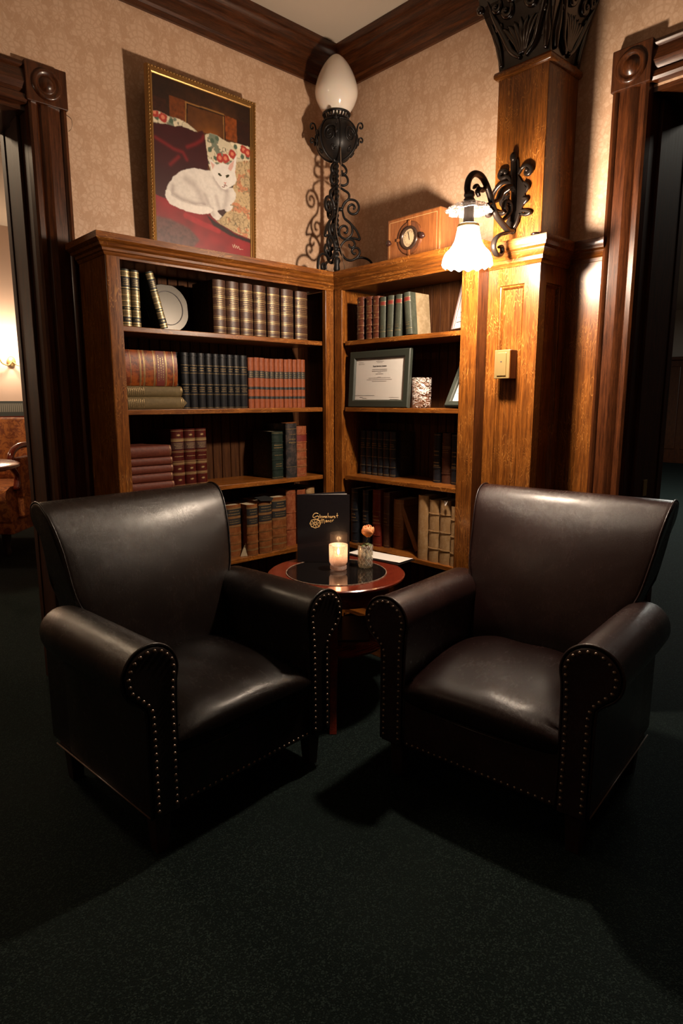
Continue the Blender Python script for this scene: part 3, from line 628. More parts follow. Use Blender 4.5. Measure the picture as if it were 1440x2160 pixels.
# right case
S_rb = dict(c='redbrown', bands=[.15, .32, .48, .64, .80, .95], lines=[.02, .17, .34, .5, .62, .78], marks=[(.66, .78, 4)], flowers=[.88, .55, .25])
for i, (y0, y1) in enumerate(((-.388, -.429), (-.444, -.480), (-.484, -.521))):
    book('book', y0-y1, .180-.003*i, .15, S_rb, MR(y0, y1, -.245, SH[0]), ['left', 'middle', 'right'][i]+' one of three red ribbed books under the radio', 'red ribbed books on the top right shelf', seed=7)
S_tl = dict(c='teal', labels=[(.80, .88, 2)], lab='red', marks=[(.22, .26, 1), (.28, .30, 1)], lines=[.79, .89, .15], board=TANB)
for i, (y0, y1, t) in enumerate(((-.524, -.559, 0), (-.564, -.601, .03), (-.606, -.645, .05), (-.668, -.706, -.13))):
    if i == 3: Mx = MR(-.672, -.710, -.245, SH[0]+.004, -.10)
    else: Mx = MR(y0, y1, -.245, SH[0]+(.0012 if t else 0), t*.9)
    book('book', .0345, .166, .125, S_tl, Mx, ['grey-green book against the red ones, top right shelf', 'grey-green book second of four, top right shelf', 'grey-green book third of four, slightly tilted', 'grey-green book leaning left with its tan side showing'][i], 'grey-green books on the top right shelf', seed=8)
S_nv = dict(c='navy', bands=[.20, .40, .60, .80, .985], lines=[.03, .05, .22, .42, .62, .82], marks=[(.65, .74, 2)], board=MARB)
ys = [(-.324, -.360), (-.362, -.398), (-.400, -.437), (-.439, -.470), (-.472, -.509), (-.511, -.549)]
for i, (y0, y1) in enumerate(ys):
    lb = 'leftmost of six dark navy ribbed books, third right shelf' if i == 0 else 'rightmost of six dark navy ribbed books, marbled side showing' if i == 5 else '%s from left of six dark navy ribbed books' % ORD[i]
    book('book', y0-y1-.001, .203, .125, S_nv, MR(y0, y1, -.160, SH[2]), lb, 'navy ribbed books on the third right shelf', seed=i)
S_b3 = dict(c='navy', bands=[.3, .5, .7, .9], lines=[.04, .97, .32], marks=[(.52, .68, 2), (.32, .44, 2)])
book('book', .037, .206, .12, S_b3, MR(-.764, -.802, -.160, SH[2]), 'black lettered book, left of three before the bookcase side', seed=11)
book('book', .045, .208, .12, dict(c='dbrown', bands=[.2, .5, .8], lines=[.7, .72, .74], marks=[(.6, .68, 2)], board=LBL['cream']), MR(-.806, -.852, -.158, SH[2]), 'brown worn book between two black ones, third right shelf', seed=12)
book('book', .034, .206, .12, S_b3, MR(-.858, -.893, -.160, SH[2]), 'black lettered book nearest the right stile, third right shelf', seed=13)
row = [(-.330, -.372, .258, -.225, 'navy', 'black ribbed book nearest the corner, bottom right shelf'), (-.398, -.434, .255, -.215, 'navy', 'black book behind the rose, bottom right shelf'),
       (-.450, -.500, .262, -.205, 'crim', 'crimson ribbed book directly behind the orange rose'), (-.506, -.543, .253, -.190, 'dbrown', 'dark brown book right of the crimson one'),
       (-.548, -.608, .225, -.170, 'ochre', 'plain ochre book left of the slanting slim one')]
for i, (y0, y1, h, x, c, lb) in enumerate(row):
    book('book', y0-y1, h, .13, dict(c=c, bands=[.2, .4, .6, .8] if i < 3 else [], lines=[.04, .42, .62, .93], marks=[(.44, .56, 2)]), MR(y0, y1, x, SH[3]), lb, seed=i)
book('book', .026, .215, .12, dict(c='ochre'), Matrix.Translation((-.165, -.690, SH[3]+.007)) @ Matrix.Rotation(-PI/2, 4, 'Z') @ Matrix.Rotation(-.47, 4, 'Y'), 'slim ochre book slanting against the tan volumes')
S_tan = dict(c='tan', lines=[], bands=[.22, .50, .78])
for i, (y0, y1, h) in enumerate(((-.750, -.806, .272), (-.810, -.862, .260), (-.866, -.921, .264), (-.926, -.957, .245))):
    bk = book('book', y0-y1-.001, h, .13, S_tan if i else dict(c='tan'), MR(y0, y1, -.238, SH[3]), ['smooth tan book, tallest of four at bottom right', 'ribbed tan book second of four at bottom right', 'ribbed tan book with a torn white scrap on top', 'narrow tan book against the right stile'][i], 'tan volumes on the bottom right shelf', seed=i)
    if i == 2: MB().add([(.012, -.008, h-.02), (.022, -.014, h-.012), (.026, -.01, h+.004), (.018, -.006, h-.004), (.010, -.012, h+.002), (.006, -.006, h-.014)], [(0, 1, 3, 5), (1, 2, 3), (3, 4, 5)]).build('torn_scrap', WHITEP, bk)

# ---------------------------------------------------------------- framed papers in the right case
GRNF = plain('grey_green_frame', (.019, .023, .017), .5)
def text_mesh(body, size, name, mat, parent, M):
    cu = bpy.data.curves.new(name, 'FONT'); cu.body = body; cu.size = size; cu.align_x = 'CENTER'; cu.align_y = 'CENTER'; cu.extrude = .0001; cu.offset = size*.02
    o = bpy.data.objects.new('tmp', cu); COL.objects.link(o); dg = bpy.context.evaluated_depsgraph_get()
    me = bpy.data.meshes.new_from_object(o.evaluated_get(dg)); bpy.data.objects.remove(o)
    me.transform(M); me.materials.clear(); me.materials.append(mat)
    q = bpy.data.objects.new(name, me); COL.objects.link(q); q.parent = parent; return q
def schlick(t, nrm=None):
    g = t.new('ShaderNodeNewGeometry'); dp = t.new('ShaderNodeVectorMath', operation='DOT_PRODUCT')
    t.put(dp.inputs[0], nrm if nrm is not None else g.outputs['Normal']); t.put(dp.inputs[1], g.outputs['Incoming'])
    k = t.math('SUBTRACT', 1.0, t.math('MINIMUM', t.math('ABSOLUTE', dp.outputs['Value']), 1.0))
    return t.math('ADD', .04, t.math('MULTIPLY', .96, t.math('POWER', k, 5.0)))
def glass_mat(name, rough=.02, tint=(1, 1, 1), refl=.12):
    t = NT(name); tr = t.new('ShaderNodeBsdfTransparent'); tr.inputs[0].default_value = (*tint, 1); gl = t.new('ShaderNodeBsdfGlossy'); gl.inputs['Roughness'].default_value = rough
    mx = t.new('ShaderNodeMixShader')
    t.put(mx.inputs[0], t.math('ADD', schlick(t), refl-.04)); t.put(mx.inputs[1], tr.outputs[0]); t.put(mx.inputs[2], gl.outputs[0]); t.put(t.out.inputs[0], mx.outputs[0]); return t.m
PANE = glass_mat('picture_glass', .03, refl=.05)
def framed(name, label, w, h, fwid, M, fm, rows, heading=None, seal=False):
    """local: x right, y = facing -y, z up, origin bottom centre"""
    e = thing(name, label, 'picture frame'); e.matrix_world = M
    b = MB()
    pr = [(0, .0), (0, -.014), (.004, -.018), (fwid-.006, -.016), (fwid-.002, -.012), (fwid, -.008), (fwid, 0)]
    rings = []
    for cx, cz, sx, sz in ((-w/2, 0, 1, 1), (w/2, 0, -1, 1), (w/2, h, -1, -1), (-w/2, h, 1, -1), (-w/2, 0, 1, 1)):
        rings.append([(cx+o*sx, y, cz+o*sz) for o, y in pr])
    b.loft(rings, True, False); b.build('frame', fm, e, smooth=30)
    MB().box(-w/2+.004, w/2-.004, -.004, .002, .004, h-.004).build('backing', LBL['dark'], e)
    pp = MB().box(-w/2+fwid-.002, w/2-fwid+.002, -.0065, -.0045, fwid-.002, h-fwid+.002).build('paper', WHITEP, e)
    b = MB(); r2 = random.Random(5)
    for (cx, cz, wd, hh) in rows:
        u = -wd/2
        while u < wd/2:
            l = r2.uniform(.003, .009); b.box(cx+u, cx+min(u+l, wd/2), -.0070, -.0066, cz-hh/2, cz+hh/2); u += l+.0016
    if seal:
        b.tube([(.0, -.0068, .0)], .001) if False else None
        for (cx, cz, sx, sz) in seal: b.ball((cx, -.0066, cz), 1, 16, 8, (sx, .0008, sz))
    b.build('printed_lines', INK, pp)
    if heading: text_mesh(heading[0], heading[1], 'printed_heading', INK, pp, Matrix.Translation((heading[2], -.0071, heading[3])) @ Matrix.Rotation(PI/2, 4, 'X'))
    MB().add([(x_, -.009, z_) for x_, z_ in ((-w/2+fwid-.001, fwid-.001), (w/2-fwid+.001, fwid-.001), (w/2-fwid+.001, h-fwid+.001), (-w/2+fwid-.001, h-fwid+.001))], [(0, 1, 2, 3)]).build('glass', PANE, e, fix=False)
    return e
rows = [(0, .208, .115, .0012), (0, .203, .03, .0012), (0, .197, .045, .0014), (0, .192, .03, .0014), (-.115, .195, .03, .0014), (-.112, .188, .036, .0012),
        (0, .163, .088, .0018), (0, .156, .090, .0020), (0, .150, .020, .0013), (0, .144, .045, .0017), (0, .131, .018, .0013), (0, .127, .13, .0014), (0, .120, .15, .0014), (0, .113, .085, .0014),
        (-.085, .052, .12, .0014), (-.105, .044, .02, .0014), (-.085, .040, .025, .0014), (.092, .044, .055, .001), (.095, .036, .05, .0012), (.09, .030, .07, .0014)]
framed('certificate_frame', 'landscape certificate in a wide grey-green frame, second right shelf', .358, .243, .034, Matrix.Translation((-.232, -.518, SH[1])) @ Matrix.Rotation(-PI/2, 4, 'Z') @ Matrix.Rotation(-.06, 4, 'X'), GRNF, rows, ('Food Service License', .0095, 0, .177))
framed('certificate_frame', 'pale certificate leaning back at the right of the top shelf', .130, .215, .009, Matrix.Translation((-.214, -.940, SH[0]+.003)) @ Matrix.Rotation(-PI/2-.38, 4, 'Z') @ Matrix.Rotation(-.24, 4, 'X'), plain('plum_frame', (.05, .022, .018), .4), [(-.005, .12, .05, .002), (-.005, .11, .045, .002), (-.005, .10, .05, .002), (0, .052, .09, .0012), (0, .034, .10, .003)], seal=[(-.028, .160, .006, .014), (-.030, .072, .0045, .005)])
framed('certificate_frame', 'grey-green frame leaning back beside the stile, second right shelf', .115, .20, .026, Matrix.Translation((-.238, -.946, SH[1]+.003)) @ Matrix.Rotation(-PI/2, 4, 'Z') @ Matrix.Rotation(-.52, 4, 'X'), GRNF, [(0, .06, .05, .0015), (0, .10, .05, .0015)])
# cut glass tumbler on the second shelf
def glassy(t, h, tint, st, d, base=.10, dif=.05):
    # thin cut glass: see-through with sharp bumped reflections and pale diffuse laid in by pattern
    bp_ = t.new('ShaderNodeBump'); t.put(bp_.inputs['Height'], h); bp_.inputs['Strength'].default_value = st; bp_.inputs['Distance'].default_value = d
    tr = t.new('ShaderNodeBsdfTransparent'); tr.inputs[0].default_value = (*[x*.90 for x in tint], 1)
    gl = t.new('ShaderNodeBsdfGlossy'); gl.inputs['Roughness'].default_value = .08; t.put(gl.inputs['Normal'], bp_.outputs[0]); gl.inputs[0].default_value = (*tint, 1)
    df = t.new('ShaderNodeBsdfDiffuse'); df.inputs[0].default_value = (*tint, 1)
    m1 = t.new('ShaderNodeMixShader'); t.put(m1.inputs[0], dif); t.put(m1.inputs[1], tr.outputs[0]); t.put(m1.inputs[2], df.outputs[0])
    m2 = t.new('ShaderNodeMixShader'); t.put(m2.inputs[0], t.math('MINIMUM', t.math('ADD', schlick(t, bp_.outputs[0]), base), 1.0)); t.put(m2.inputs[1], m1.outputs[0]); t.put(m2.inputs[2], gl.outputs[0])
    t.put(t.out.inputs[0], m2.outputs[0]); return t.m
def crystal(name, tint=(1, 1, 1), scale=60, st=.8):
    t = NT(name)
    n = t.noise(t.map(t.obj(), (1, 1, 2.2)), scale, 2, .5, 1.5); w_ = t.math('ABSOLUTE', t.math('SINE', t.math('MULTIPLY', n, 15.0)))
    return glassy(t, w_, tint, st, .006, .14, t.math('MULTIPLY', t.sm(w_, .70, .98), .50))  # pale ripples put into the colour stand in for highlights on clear glass
gt = thing('glass_tumbler', 'cut glass tumbler beside the certificate frame', 'glass', (-.185, -.700+.0-.018, SH[1]))
MB().lathe([(.0001, .001), (.036, .001), (.039, .004), (.040, .012), (.041, .122), (.0395, .124), (.038, .122), (.036, .018), (.0001, .016)], 40).build('cup', crystal('wavy_crystal', (1, .90, .84), 22, 1), gt, smooth=True)

# ---------------------------------------------------------------- wall switch box
sw = thing('wall_switch', 'brass covered switch box on the panelled pilaster', 'switch', (-.1795, -1.128, 1.413))
MB().box(-.040, 0, -.033, .031, -.052, .050).build('box', plain('switch_brown', (.12, .035, .012), .4), sw, bevel=.002)
MB().box(-.048, -.0401, -.033, .031, -.052, .050).build('cover', BRASS, sw, bevel=.002)
b = MB().box(-.051, -.0481, -.020, .018, -.042, .040); b.build('rim', BRASS, sw, bevel=.0015)
MB().box(-.0515, -.0505, -.003, .003, .006, .010).build('toggle_slot', INK, sw)
# ================================================================ things on top of the cases
# ---- cat painting
PP={'stileL': [(-0.006, 0.124), (0.127, 0.125), (0.134, 0.22), (-0.009, 0.218)], 'stile1': [(0.158, 0.091), (0.311, 0.095), (0.312, 0.233), (0.159, 0.215)], 'panel': [(0.321, 0.102), (0.708, 0.098), (0.711, 0.246), (0.316, 0.244)], 'stile2': [(0.715, 0.1), (0.849, 0.102), (0.853, 0.246), (0.713, 0.242)], 'panelR': [(0.855, 0.101), (0.998, 0.109), (0.998, 0.253), (0.857, 0.245)], 'pilL': [(-0.013, 0.219), (0.039, 0.206), (0.077, 0.208), (0.173, 0.221), (0.253, 0.212), (0.333, 0.223), (0.373, 0.234), (0.428, 0.253), (0.329, 0.276), (-0.021, 0.31)], 'mar': [(-0.019, 0.282), (0.072, 0.273), (0.15, 0.265), (0.21, 0.263), (0.27, 0.249), (0.331, 0.254), (0.371, 0.257), (0.433, 0.258), (0.46, 0.246), (0.482, 0.238), (0.496, 0.253), (0.509, 0.31), (0.526, 0.367), (0.542, 0.419), (0.53, 0.488), (0.245, 0.613), (0.155, 0.744), (-0.056, 0.748)], 'fl': [(0.507, 0.257), (0.572, 0.237), (0.636, 0.24), (0.69, 0.252), (0.768, 0.257), (0.87, 0.249), (1.004, 0.249), (1.005, 0.346), (0.864, 0.375), (0.847, 0.484), (0.676, 0.521), (0.568, 0.482), (0.534, 0.42), (0.513, 0.334)], 'quilt': [(0.842, 0.366), (1.018, 0.329), (1.013, 0.853), (0.83, 0.83), (0.66, 0.798), (0.605, 0.783), (0.686, 0.739), (0.781, 0.664), (0.785, 0.587), (0.825, 0.468)], 'red': [(-0.052, 0.701), (0.003, 0.699), (0.098, 0.71), (0.257, 0.731), (0.554, 0.724), (0.617, 0.778), (0.66, 0.798), (0.83, 0.83), (1.013, 0.853), (1.012, 1.029), (-0.081, 1.067)], 'body': [(0.1, 0.68), (0.118, 0.631), (0.135, 0.611), (0.166, 0.583), (0.178, 0.564), (0.22, 0.54), (0.262, 0.516), (0.314, 0.497), (0.398, 0.48), (0.514, 0.478), (0.569, 0.466), (0.6, 0.502), (0.663, 0.554), (0.798, 0.541), (0.837, 0.574), (0.83, 0.606), (0.793, 0.643), (0.764, 0.659), (0.798, 0.658), (0.801, 0.667), (0.779, 0.689), (0.744, 0.703), (0.716, 0.703), (0.705, 0.692), (0.643, 0.706), (0.626, 0.718), (0.675, 0.74), (0.64, 0.766), (0.611, 0.773), (0.574, 0.759), (0.547, 0.737), (0.487, 0.754), (0.38, 0.758), (0.256, 0.743), (0.165, 0.734), (0.112, 0.714)], 'tail': [(0.099, 0.663), (0.122, 0.648), (0.16, 0.672), (0.259, 0.694), (0.394, 0.701), (0.534, 0.689), (0.579, 0.699), (0.576, 0.721), (0.531, 0.745), (0.465, 0.756), (0.38, 0.759), (0.235, 0.751), (0.135, 0.734), (0.098, 0.704)], 'head': [(0.569, 0.47), (0.56, 0.434), (0.543, 0.398), (0.573, 0.402), (0.626, 0.421), (0.682, 0.403), (0.749, 0.402), (0.801, 0.372), (0.846, 0.323), (0.841, 0.378), (0.827, 0.437), (0.845, 0.484), (0.823, 0.513), (0.776, 0.538), (0.718, 0.564), (0.679, 0.561), (0.652, 0.546), (0.609, 0.519)], 'earL': [(0.559, 0.41), (0.606, 0.427), (0.582, 0.46)], 'earR': [(0.766, 0.399), (0.821, 0.36), (0.805, 0.409), (0.781, 0.437), (0.748, 0.427)], 'eyeL': [(0.64, 0.468), (0.662, 0.469), (0.683, 0.483), (0.661, 0.488), (0.642, 0.482)], 'eyeR': [(0.723, 0.472), (0.752, 0.462), (0.766, 0.465), (0.751, 0.481), (0.728, 0.488)], 'nose': [(0.7, 0.519), (0.732, 0.516), (0.717, 0.533)], 'shade': [(0.626, 0.715), (0.705, 0.692), (0.716, 0.705), (0.686, 0.732), (0.653, 0.73)], 'dkband': [(0.508, 0.754), (0.605, 0.786), (0.83, 0.837), (1.013, 0.856), (1.012, 0.879), (0.771, 0.856), (0.581, 0.814)], 'lowL': [(0.001, 0.822), (0.149, 0.828), (0.331, 0.861), (0.433, 0.924), (0.366, 0.974), (-0.077, 1.007)]}
PL={'muz': [(0.702, 0.539), (0.717, 0.533), (0.736, 0.539)], 'muz2': [(0.679, 0.552), (0.708, 0.549), (0.717, 0.537)], 'thigh': [(0.31, 0.562), (0.391, 0.586), (0.441, 0.628), (0.485, 0.689)], 'thigh2': [(0.174, 0.623), (0.165, 0.665), (0.26, 0.691), (0.394, 0.698), (0.491, 0.692)], 'neck': [(0.599, 0.508), (0.641, 0.545), (0.673, 0.565), (0.729, 0.57)], 'chest': [(0.614, 0.623), (0.644, 0.681), (0.654, 0.711)], 'chest2': [(0.74, 0.568), (0.726, 0.633), (0.699, 0.699)], 'leg': [(0.495, 0.627), (0.545, 0.694), (0.585, 0.745)], 'vel1': [(0.018, 0.362), (0.093, 0.377), (0.19, 0.399), (0.28, 0.404), (0.318, 0.442)], 'vel2': [(0.323, 0.365), (0.407, 0.333), (0.472, 0.299), (0.495, 0.271)], 'vel3': [(0.153, 0.497), (0.237, 0.438)], 'redl': [(0.294, 0.786), (0.461, 0.815), (0.635, 0.839)], 'pb': [(0.321, 0.102), (0.708, 0.098), (0.711, 0.246)], 'pb2': [(0.316, 0.244), (0.321, 0.102)], 'sig': [(0.791, 0.912), (0.802, 0.93), (0.815, 0.906), (0.823, 0.93), (0.838, 0.912), (0.846, 0.931), (0.861, 0.915), (0.87, 0.933), (0.908, 0.931)]}
FLR=[(0.662, 0.373), (0.723, 0.366), (0.798, 0.326), (0.927, 0.277), (0.973, 0.289), (0.095, 0.233), (0.015, 0.219), (0.826, 0.443)]
FLG=[(0.617, 0.383), (0.58, 0.28), (0.635, 0.259), (0.835, 0.274), (0.913, 0.323), (0.972, 0.314), (0.036, 0.246), (0.172, 0.241), (0.555, 0.339), (0.817, 0.401),]
def paint():
    Wn, Hn = 220, 318
    U, V = np.meshgrid((np.arange(Wn)+.5)/Wn, (np.arange(Hn)+.5)/Hn); V = V*1.03
    asp = 318/220
    rs = np.random.RandomState(4)
    def noise(sc, o=3):
        out = np.zeros((Hn, Wn)); amp = 1; tot = 0
        for k in range(o):
            n = int(sc*2**k)+2; g = rs.rand(int(n*asp)+3, n+2)
            x = U*n; y = np.clip(V/1.03, 0, .9999)*n*asp; xi = x.astype(int); yi = y.astype(int); fx = x-xi; fy = y-yi; fx = fx*fx*(3-2*fx); fy = fy*fy*(3-2*fy)
            out += amp*(g[yi, xi]*(1-fx)*(1-fy)+g[yi, xi+1]*fx*(1-fy)+g[yi+1, xi]*(1-fx)*fy+g[yi+1, xi+1]*fx*fy); tot += amp; amp *= .55
        return out/tot
    n1, n2, n3 = noise(5), noise(14), noise(40, 2)
    Uw = U+(n2-.5)*.010; Vw = V+(noise(14)-.5)*.010
    def inside(P, warp=True):
        u, v = (Uw, Vw) if warp else (U, V); m = np.zeros_like(U, bool); n = len(P)
        for i in range(n):
            (x1, y1), (x2, y2) = P[i], P[(i+1) % n]
            c = ((y1 > v) != (y2 > v)) & (u < (x2-x1)*(v-y1)/((y2-y1) or 1e-9)+x1); m ^= c
        return m
    def blur(m, k=1):
        m = m.astype(float)
        for _ in range(k):
            p = np.pad(m, 1, mode='edge'); m = (p[1:-1, 1:-1]*2+p[:-2, 1:-1]+p[2:, 1:-1]+p[1:-1, :-2]+p[1:-1, 2:])/6
        return m
    def dist(P):
        d = np.full(U.shape, 9.)
        for (x1, y1), (x2, y2) in zip(P, P[1:]):
            dx, dy = x2-x1, (y2-y1)*asp; t = np.clip(((U-x1)*dx+(V-y1)*asp*dy)/(dx*dx+dy*dy+1e-12), 0, 1)
            d = np.minimum(d, np.hypot(U-x1-t*dx, (V-y1)*asp-t*dy))
        return d
    C = np.zeros((Hn, Wn, 3)); c = lambda r, g, b: np.array([(x/255)**2.2 for x in (r, g, b)])
    def put(m, col, k=1):
        m = blur(m, k)[..., None]; C[:] = C*(1-m)+col*m
    def tone(col, n, a=.5): return col*(1-a+2*a*n[..., None])
    br = np.exp(-((U-.58)**2/.09+(V-.30)**2/.05))
    put(np.ones_like(U, bool), tone(c(44, 27, 17), n3, .5)+br[..., None]*c(116, 66, 26)*(n2[..., None]*1.2), 0)
    put(inside(PP['stileL']), tone(c(58, 30, 18), n3)); put(inside(PP['stile1']), tone(c(112, 58, 26), n3))
    put(inside(PP['panel']), tone(c(92, 54, 24), n2, .4)+np.exp(-((U-.56)**2/.010+(V-.33)**2/.008))[..., None]*c(178, 104, 32))
    put(inside(PP['stile2']), tone(c(132, 66, 26), n3)); put(inside(PP['panelR']), tone(c(46, 22, 14), n3))
    for k in ('pb', 'pb2'):
        put(dist(PL[k]) < .007, c(170, 120, 66)*.8); put(dist([(x+.01, y+.008) for x, y in PL[k]]) < .005, c(30, 14, 8))
    flor = tone(c(226, 212, 182), n2, .22)
    for k in ('pilL', 'fl'):
        put(inside(PP[k]), flor); m = inside(PP[k])
        put(m & (n1 > .56) & (n2 > .5), c(120, 130, 112)); put(m & (np.abs(n2-.5) < .02), c(120, 116, 100))
    def inz(m): return (inside(PP['pilL']) | inside(PP['fl'])) & m
    for (x, y) in FLG: put(inz((np.hypot(U-x, (V-y)*asp) < .022+.014*(n3-.5))), c(84, 102, 84))
    for (x, y) in FLR:
        rr = np.hypot(U-x, (V-y)*asp); put(inz(rr < .040+.02*(n3-.5)), c(176, 62, 54)); put(inz(rr < .018), c(226, 134, 104))
    put(inside(PP['mar']), tone(c(62, 14, 20), n1, .35))
    for k in ('vel1', 'vel2', 'vel3'):
        d = dist(PL[k]); put(d < 0, 0); g = np.exp(-(d/.016)**2)*.6*inside(PP['mar']); C[:] = C*(1-g[..., None])+g[..., None]*c(142, 34, 38)
    ql = tone(c(204, 176, 134), n2, .25); m = inside(PP['quilt']); put(m, ql)
    put(m & (n2 > .60), c(206, 136, 100)); put(m & (np.abs(n3-.5) < .03), c(122, 108, 84)); put(m & (np.abs(n1-.45) < .012), c(150, 128, 96))
    put(inside(PP['red']), tone(c(138, 26, 34), n1, .45)); put(dist(PL['redl']) < .025, tone(c(168, 36, 44), n2, .3), 4)
    put(inside(PP['lowL']), tone(c(98, 62, 60), n3, .5), 8); put(inside(PP['dkband']), c(42, 14, 16), 3)
    fur = tone(c(232, 224, 216), n3, .10)
    put(inside(PP['body']), fur)
    for k, wd, a in (('thigh', .035, .45), ('thigh2', .022, .55), ('neck', .02, .5), ('chest', .02, .45), ('chest2', .03, .45), ('leg', .02, .45)):
        g = np.exp(-(dist(PL[k])/wd)**2)*a*blur(inside(PP['body'])); C[:] = C*(1-g[..., None])+g[..., None]*c(156, 140, 138)
    put(inside(PP['shade']), c(66, 40, 40)); put(inside(PP['tail']), tone(c(244, 236, 228), n3, .08))
    g = np.exp(-(dist([(PP['tail'][i][0], PP['tail'][i][1]+.004) for i in range(2, 7)])/.010)**2)*.5; C[:] = C*(1-g[..., None])+g[..., None]*c(160, 146, 142)
    put(inside(PP['head'], False), tone(c(240, 233, 226), n3, .07))
    for k in ('earL', 'earR'): put(inside(PP[k], False), c(226, 176, 164))
    for k in ('eyeL', 'eyeR'): put(inside(PP[k], False), c(72, 70, 42), 0)
    for k in ('eyeL', 'eyeR'):
        q = np.mean(PP[k], 0); put(np.hypot(U-q[0], (V-q[1])*asp) < .006, c(20, 16, 12), 0)
    put(inside(PP['nose'], False), c(214, 156, 146), 0)
    for k in ('muz', 'muz2'): put(dist(PL[k]) < .004, c(150, 118, 112), 0)
    put(dist(PL['sig']) < .0035, c(196, 160, 140), 0)
    return C, Wn, Hn
pf = thing('painting', 'gold framed painting of a white cat among cushions', 'painting', (-.786, -.046, 1.838), (.035, 0, 0))
PWd, PHt, FB = .487, .668, .026
C, Wn, Hn = paint()
me = bpy.data.meshes.new('canvas'); x0, x1, z0, z1 = -PWd/2+FB-.002, PWd/2-FB+.002, FB-.002, PHt-FB+.002
vx = np.array([(x0+(x1-x0)*i/Wn, -.012, z1-(z1-z0)*j/Hn) for j in range(Hn+1) for i in range(Wn+1)])
fs = [(j*(Wn+1)+i, (j+1)*(Wn+1)+i, (j+1)*(Wn+1)+i+1, j*(Wn+1)+i+1) for j in range(Hn) for i in range(Wn)]
me.from_pydata(vx.tolist(), [], fs); ca = me.color_attributes.new('paint', 'FLOAT_COLOR', 'CORNER')
cc = np.ones((Hn*Wn, 4)); cc[:, :3] = np.clip(C.reshape(-1, 3)*.78, 0, 1); ca.data.foreach_set('color', np.repeat(cc, 4, 0).ravel())
t = NT('oil_paint'); a_ = t.new('ShaderNodeVertexColor', layer_name='paint'); t.set(Base_Color=a_.outputs[0], Roughness=.45); t.bump(t.noise(t.obj(), 380, 3), .12, .001)
me.materials.append(t.m); o = bpy.data.objects.new('canvas', me); COL.objects.link(o); o.parent = pf
b = MB(); pr = [(0, 0), (0, -.018), (.003, -.023), (.009, -.024), (.012, -.018), (.014, -.021), (.018, -.022), (.020, -.017), (.024, -.015), (FB, -.011), (FB, 0)]
rings = []
for cx, cz, sx, sz in ((-PWd/2, 0, 1, 1), (PWd/2, 0, -1, 1), (PWd/2, PHt, -1, -1), (-PWd/2, PHt, 1, -1), (-PWd/2, 0, 1, 1)): rings.append([(cx+o*sx, y, cz+o*sz) for o, y in pr])
FRG = plain('frame_gold', (.36, .20, .065), .36, .7, bump=(220, .5, .001))
b.loft(rings, True, False)
fr_ = b.build('frame', FRG, pf, smooth=30)
b = MB(); n = 40
for side in range(4):
    L = PWd if side % 2 == 0 else PHt; k = int(L/.0125)
    for i in range(k):
        u = (i+.5)/k; p_ = [(-PWd/2+u*PWd, .006), (PWd/2-.006, u*PHt), (-PWd/2+u*PWd, PHt-.006), (-PWd/2+.006, u*PHt)][side]
        b.ball((p_[0], -.024, p_[1]), .0036, 6, 4, (1.4 if side % 2 == 0 else 1, 1, 1 if side % 2 == 0 else 1.4))
b.build('beading', FRG, fr_, smooth=True)
MB().box(-PWd/2+.01, PWd/2-.01, -.010, .008, .01, PHt-.01).build('stretcher', DARKW, pf)

# ---- ironwork standing lamp in the corner
lamp = thing('table_lamp', 'black wrought iron scroll lamp with white egg globe in the corner', 'lamp', (-.150, -.158, ZT))
lz = lambda cy: 2.36-ZT-(cy-1020)*.000485
lr = lambda cx: (cx-465)*.00052
ST = [
 [(520,1030),(500,1055),(535,1085),(552,1120),(540,1148),(512,1140),(515,1118)],
 [(495,1160),(540,1162),(563,1195),(558,1235),(520,1250),(492,1235)],
 [(490,1262),(530,1290),(570,1320),(574,1360),(545,1395),(522,1430),(512,1458)],
 [(515,1462),(530,1405),(580,1375),(635,1388),(662,1440),(645,1492),(602,1503),(570,1475),(572,1435),(602,1418),(625,1440),(612,1462)],
 [(515,1470),(535,1540),(590,1590),(606,1650),(588,1700),(545,1725),(500,1700),(488,1655),(505,1615),(540,1608),(562,1635),(552,1670),(528,1665)],
 [(545,1545),(600,1600),(645,1660),(670,1730),(630,1722),(580,1712)],
 [(492,1815),(512,1770),(550,1735),(600,1732),(626,1768),(612,1800),(582,1798),(574,1772)],
 [(492,1820),(512,1865),(550,1908),(600,1920),(650,1892),(672,1850),(655,1812),(620,1808),(600,1835),(618,1862),(638,1852)],
 [(600,1920),(655,1898),(715,1900),(765,1930),(785,1975),(790,2068)],
 [(660,2030),(665,1995),(695,1982),(725,2000),(722,2030),(700,2040)]]
def leg_mesh():
    b = MB()
    for s in ST:
        pts = smoothcurve([(lr(x), 0, lz(y)) for x, y in s], 5); n = len(pts)
        b.tube(pts, [.0052*(.6+.4*min(1, min(i, n-1-i)/4+.3)) for i in range(n)], 8, flat=((0, 1, 0), 1.6))
    for (x, y) in ((512, 1458), (492, 1818)):
        b.tube([(lr(x)-.018, 0, lz(y)), (lr(x)+.006, 0, lz(y))], .009, 10)
    return b
for k, az in enumerate((-46, 74, 194)):
    c_ = leg_mesh(); c_.xf(Matrix.Rotation(math.radians(az), 4, 'Z') @ Matrix.Scale((1, .88, .90)[k], 4, (1, 0, 0)))
    c_.build('scroll_leg', IRON, lamp, smooth=True)
b = MB()   # twisted square post
rings = []
for i in range(81):
    z = .06+(.515-.06)*i/80; a0 = i*.42; rings.append([(.0115*math.cos(a0+PI/2*j), .0115*math.sin(a0+PI/2*j), z) for j in range(4)])
b.loft(rings); b.build('twisted_post', IRON, lamp, smooth=40)
MB().lathe([(.0001, .03), (.010, .035), (.016, .05), (.012, .07), (.018, .085), (.012, .10)], 16).build('finial', IRON, lamp, smooth=True)
bc = .605; BR = .094
